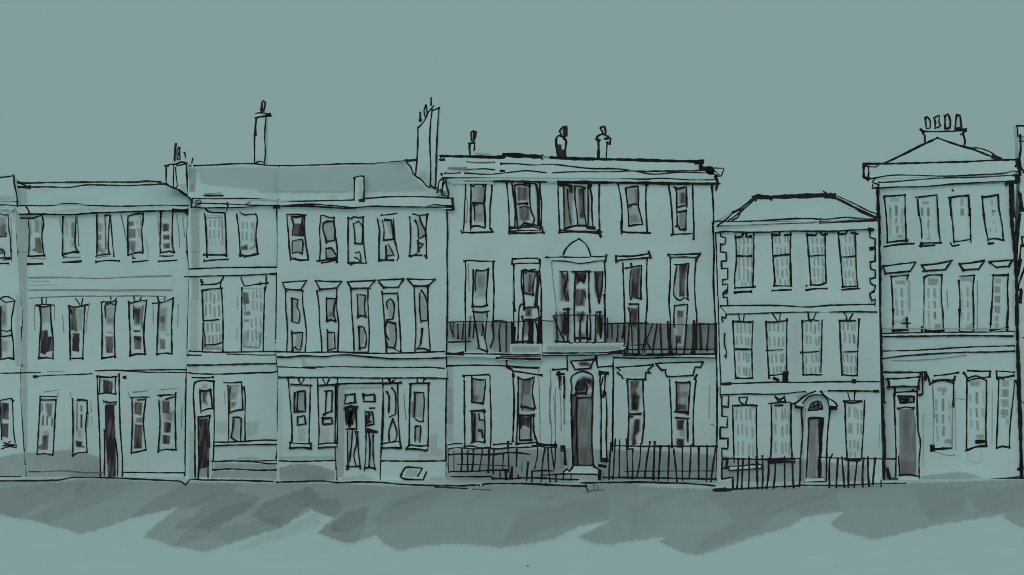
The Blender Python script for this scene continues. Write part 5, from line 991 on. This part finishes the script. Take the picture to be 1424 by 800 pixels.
h.opening('fanlight', G3, '527 608 633 610 630 646 540 648', '520 604 580 606 637 608 632 648 540 652 525 604 w3.2 / 545 622 605 630 560 646 w3 / 528 610 545 657 w3.4 / 545 620 600 622', '.8 1.5: 525 605 560 605 550 650 540 655 / .55 1.5: 560 610 632 612 625 645 560 645')
h.opening('door', G4, '528 194 632 192 650 300 652 652 534 654 530 300', '520 192 580 182 637 190 w3 / 500 0 500 200 510 500 507 662 w2.6 / 658 75 655 200 665 350 680 430 670 560 672 708 w2.6 / 528 520 535 655 w2.6 / 640 250 648 500 650 655 t / 523 657 600 652 662 665 w3.4 / 518 670 580 665 657 672 w3.2',
          '.62 4: 522 190 635 190 660 300 655 660 532 660 528 300 / .25 5: 560 200 610 200 600 500 560 500 / .25 3: 540 560 640 560 640 650 540 650', mat='wood', inner='door_leaf')
h.block('door_hood', G3, '450 486 684 474 668 500 668 538 458 541 464 512', .2, '448 484 550 482 682 470 w3.2 / 448 484 464 512 453 550 w3.6 / 682 445 670 500 665 540 672 562 w2.8 / 452 542 560 538 672 540 w3.2', back=None)
h.block('door_hood', G3, '418 442 714 441 700 470 418 482', .12, '412 440 560 440 717 440 w3.4 / 716 438 714 492 w4 / 694 450 696 590 668 600 w3.2 / 420 465 425 465')
h.ink(G3, '500 542 506 605 w2.8 / 656 545 660 580 w2.8 / 503 580 580 574 662 572 w2.8 / 495 588 500 700 508 805 w2.8 / 655 575 665 800 w2.4 / 625 560 640 572 w3.6 / 410 465 428 462')
h.block('door_steps', G4, '522 662 668 665 672 706 476 708', .45, '530 658 600 655 665 664 / 470 704 560 712 672 706 w2.6', back=.8)
m = Mesh('iron'); m.slab(h.proud(.5), poly(G4, '472 676 520 672 530 700 476 706'), h.y0 - .2, .93); m.bars(h.proud(.45), G4, '450 608 460 660 478 702 w4.2')
m.build('boot_scraper', h.root)
g3 = [
 ('772 22 830 2 905 22 900 462 772 466', '765 30 770 150 775 250 a.8 / 912 15 908 182 w2.6 / 743 27 770 10 830 -5 870 0 917 20 w3 / 753 476 845 470 897 467 w4 / 762 448 765 484 w5 / 770 250 768 450 t / 905 180 900 470 a.6 / 778 490 860 515 922 515 t / 920 60 925 480 t a.4',
  '.5 70 30: 830 60 / .5 20 30: 840 85 / .35 16 85: 790 165 / .55 18 90: 837 165 / .25 12 70: 880 170 / .45 16 65: 795 260 / .55 16 65: 837 265 / .35 12 50: 880 255 / .35 14 50: 795 335 / .55 16 70: 842 350 / .5 50 30: 870 420 / .35 12 70: 800 390',
  '713 440 735 480 747 524 w3.2 / 776 463 860 455 947 441 w2.6 / 718 455 752 525 / 763 500 830 492 922 495 w3 / 922 467 905 517 w3.2 / 760 515 775 500'),
 ('1010 6 1060 -8 1138 2 1140 100 1134 442 1002 462', '1003 0 1002 200 1000 485 w2.6 / 1140 -5 1140 100 1135 300 1137 442 w2.8 / 993 487 1060 460 1142 450 w3.8 / 1068 422 1137 418 w4.6 / 1135 415 1140 452 w3 / 1005 490 1010 550 1080 570 1110 550 1105 480 t a.3 / 1180 60 1178 440 t a.4',
  '.5 70 35: 1060 20 / .3 20 60: 1028 120 / .6 18 85: 1072 120 / .4 14 60: 1030 220 / .6 16 65: 1072 220 / .55 18 70: 1077 310 / .35 14 60: 1035 300 1112 220 / .5 50 30: 1095 385 / .25 10 80: 1115 110',
  '978 440 1000 470 1005 502 w3 / 1008 428 1100 432 1167 432 w2.8 / 1167 430 1158 472 w3.4 / 1008 482 1060 465 1110 478 1167 470 w3.2 / 1008 502 1040 488 1100 482 1142 497 w2.8'),
 ('1224 -6 1330 -12 1322 150 1302 300 1298 452 1212 454 1218 200', '1225 -10 1220 150 1215 300 1208 460 w2.6 / 1335 0 1325 120 1305 300 1298 465 w2.2 / 1208 467 1250 455 1302 463 w3.4',
  '.45 45 40: 1272 20 / .5 48 55: 1270 85 / .5 50 55: 1270 155 / .5 48 45: 1265 220 / .4 40 14: 1260 250 / .35 20 50: 1285 285',
  '1208 430 1210 485 w3.6 / 1208 431 1270 434 1332 440 w2.4 / 1212 474 1270 475 1332 461 w3.2 / 1212 488 1235 480 1262 488 w2.8 / 1325 440 1335 438 w3'),
]
for hole, ik, db, ik3 in g3:
    h.opening('window', G4, hole, ik, '', db, more=[(G3, 'ink', ik3)])
h.ink(G4, '388 711 680 712 900 705 1050 705 1120 688 1390 680 w2.8 / 680 712 800 708 w4 / 750 708 1000 695 1160 685 1390 665 w1.8 / 920 120 990 130 t a.5 / 700 230 698 600 t a.4 / 1360 612 1370 618 w5')
h.ink(G1, '900 620 908 630 w3')
h.wash(G4, '.28 1.2: 685 662 800 648 950 628 1050 650 1115 672 900 695 690 705 / .12 2: 400 660 470 660 470 700 400 700')  # foot-of-wall shadow painted as wash
h.wash(G3, '.05 12: 500 190 600 190 600 240 500 240')
for label, runs in (('thick dark pipe along the edge beside the hipped-roof house', [(F1, '1203 55 1208 250 1212 400 1217 810 w5'), (F2, '1213 0 1220 300 1230 600 1242 800 w5'), (F3, '1226 0 1240 250 1252 450 1248 500 1240 620 1244 660 w5')]),
                    ('thick dark pipe at the far right edge', [(G2, '1305 -165 1310 0 1325 200 1345 400 1352 810 w4.6'), (G3, '1350 0 1358 300 1370 600 1378 800 w4.8'), (G4, '1355 0 1370 200 1380 500 1385 685 w5'), (G1, '1322 575 1328 810 w4')])):
    m = Mesh('iron')
    for o, t in runs: m.bars(h.proud(.08 if 'far' in label else .35), o, t)
    m.build('drainpipe', h.root)['label'] = label
h.finish()

# ------------------------------------------------------------------ sliver of the next house at the right edge
h = House('terraced_house', 'thin sliver of a tall narrow house cut by the right edge', 0.62,
          [(1416, 178), (1520, 178), (1520, 666), (1421, 666), (1417, 520), (1414, 400), (1418, 260)], 2.4)
h.ink(R1, '430 255 435 330 435 400 425 470 440 560 470 592 w3.2 / 400 490 415 540 432 625 w4 / 455 600 500 590')
h.ink(R2, '418 108 432 200 425 320 400 420 385 520 w3.6 / 430 128 457 292 w3.6 / 430 320 415 500 400 700 385 800 w3.2 / 445 528 457 622 w2.6 / 445 530 520 525 / 440 600 430 700 410 805 w3.4')
h.ink(R3, '442 8 410 152 w4 / 470 88 430 200 410 292 w3.4 / 408 292 442 285 430 405 w5')
h.ink(PX, '1422 470 1440 470 / 1423 560 1440 562')
h.block('cornice', R1, '405 168 800 168 800 262 436 258 412 262', .2, '402 168 800 170 w3.2 / 405 163 410 267 437 256 w3.6 / 423 310 800 312', back=h.back)
h.opening('window', PX, '1440 280 1470 280 1470 350 1440 350', '1438 278 1472 278 1472 352 1438 352 1438 278', '.5 3: 1442 285 1466 285 1466 345 1442 345')
h.opening('window', PX, '1440 390 1470 390 1470 465 1440 465', '1438 388 1472 388 1472 467 1438 467 1438 388', '.5 3: 1442 395 1466 395 1466 460 1442 460')
h.finish()

# ------------------------------------------------------------------ ground, pavement and the street shadow painted on it as grey wash
g = Mesh('ground')
g.face([(-400, -400, 0), (400, -400, 0), (400, 400, 0), (-400, 400, 0)])
g = g.build('ground'); tag(g, kind='structure')
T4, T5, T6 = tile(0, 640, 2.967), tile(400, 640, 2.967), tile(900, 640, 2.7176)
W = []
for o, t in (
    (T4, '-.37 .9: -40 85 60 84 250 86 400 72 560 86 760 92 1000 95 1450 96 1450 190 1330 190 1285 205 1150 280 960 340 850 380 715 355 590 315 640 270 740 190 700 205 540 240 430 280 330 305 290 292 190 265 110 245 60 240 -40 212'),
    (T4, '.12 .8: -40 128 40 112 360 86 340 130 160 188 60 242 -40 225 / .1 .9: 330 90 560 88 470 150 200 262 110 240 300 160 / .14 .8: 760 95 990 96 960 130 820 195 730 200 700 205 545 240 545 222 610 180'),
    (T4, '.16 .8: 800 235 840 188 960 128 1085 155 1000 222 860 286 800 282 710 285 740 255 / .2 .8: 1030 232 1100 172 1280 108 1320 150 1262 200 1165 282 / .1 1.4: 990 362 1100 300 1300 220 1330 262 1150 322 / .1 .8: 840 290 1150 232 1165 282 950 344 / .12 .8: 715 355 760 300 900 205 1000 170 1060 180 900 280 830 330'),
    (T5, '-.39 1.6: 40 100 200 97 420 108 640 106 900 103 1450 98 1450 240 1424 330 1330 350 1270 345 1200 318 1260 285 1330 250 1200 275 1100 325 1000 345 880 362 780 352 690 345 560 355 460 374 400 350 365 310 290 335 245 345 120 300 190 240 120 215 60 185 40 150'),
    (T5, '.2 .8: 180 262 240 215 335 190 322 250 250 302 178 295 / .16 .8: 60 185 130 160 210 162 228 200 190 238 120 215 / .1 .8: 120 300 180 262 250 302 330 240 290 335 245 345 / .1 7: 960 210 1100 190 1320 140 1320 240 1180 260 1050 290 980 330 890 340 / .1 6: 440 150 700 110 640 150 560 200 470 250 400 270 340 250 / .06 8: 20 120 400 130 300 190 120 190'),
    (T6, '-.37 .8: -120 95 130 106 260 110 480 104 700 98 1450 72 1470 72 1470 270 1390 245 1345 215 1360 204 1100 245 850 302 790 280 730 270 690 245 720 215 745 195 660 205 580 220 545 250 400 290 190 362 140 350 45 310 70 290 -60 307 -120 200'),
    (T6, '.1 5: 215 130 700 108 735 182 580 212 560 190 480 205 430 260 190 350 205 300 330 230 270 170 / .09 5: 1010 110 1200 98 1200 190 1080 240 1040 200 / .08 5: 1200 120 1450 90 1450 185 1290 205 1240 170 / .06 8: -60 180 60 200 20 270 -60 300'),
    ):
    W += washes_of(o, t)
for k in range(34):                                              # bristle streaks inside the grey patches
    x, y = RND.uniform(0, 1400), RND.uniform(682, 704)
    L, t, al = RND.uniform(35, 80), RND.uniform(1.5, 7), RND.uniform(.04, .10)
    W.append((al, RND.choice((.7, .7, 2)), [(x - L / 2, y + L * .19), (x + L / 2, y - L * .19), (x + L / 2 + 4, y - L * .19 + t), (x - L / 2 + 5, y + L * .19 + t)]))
street_shade = Mesh('ground')
street_shade.grid(GROUND, -14, 664, 1438, 775, W, 1.35, .004, False, wob=1.0, vary=0.25)
for o, t in ((A3, '-60 796 0 796 130 795 400 790 500 772 560 770 700 772 900 780 1200 795 1260 800 1290 825 1310 800 1335 768 w2.6'), (B3, '235 778 300 788 420 790 560 792 800 800 w2.6'),
             (C4, '20 755 200 750 350 747 440 758 600 753 750 757 900 770 1050 776 1200 780 1400 776 w2.6'),
             (d7, '0 655 130 658 260 665 300 655 380 645 470 655 w2.6 / 510 648 540 635 800 630 1100 630 1400 638 w2.8 / -150 678 0 685 300 697 / 380 706 500 712 620 716 a.85'),
             (d8, '0 637 200 645 400 655 740 665 w2.9 / 680 620 1000 615 1400 615 w2.9 / 750 650 780 755 w2.4 / 770 745 860 722 925 720 / 862 630 850 725 a.8 / 690 742 850 735 1010 712 t / 900 640 920 700 t'),
             (E4, '0 675 250 685 / 300 660 480 657 650 655 850 660 1000 665 1172 681 w2.7 / 1162 708 1250 708 w4'),
             (F3, '60 710 180 708 w4 / 130 705 260 700 400 692 550 685 660 680 w2.7 / 650 676 800 677 1000 679 w2.4 / 1000 675 1200 665 1400 662')):
    street_shade.ink(GROUND, o, t, .008)
tag(street_shade.build('pavement'), kind='structure')  # pavement sheet carries the street shadow as painted wash, plus ink lines
for x, y, lab in ((734, 788, 'small dark pebble on the pale road below the central house'), (1262, 782, 'tiny dark pebble on the pale road toward the right')):
    m = Mesh('iron'); c = GROUND.at(x, y)
    r = .05 if x < 1000 else .03
    for k in range(6):
        a, b = k * 1.047, (k + 1) * 1.047
        m.face([c + Vector((r * math.cos(a), 1.6 * r * math.sin(a), 0)), c + Vector((r * math.cos(b), 1.6 * r * math.sin(b), 0)), c + Vector((0, 0, r))], .9)
    tag(m.build('pebble'), lab, 'pebble', 'pebbles on the road')
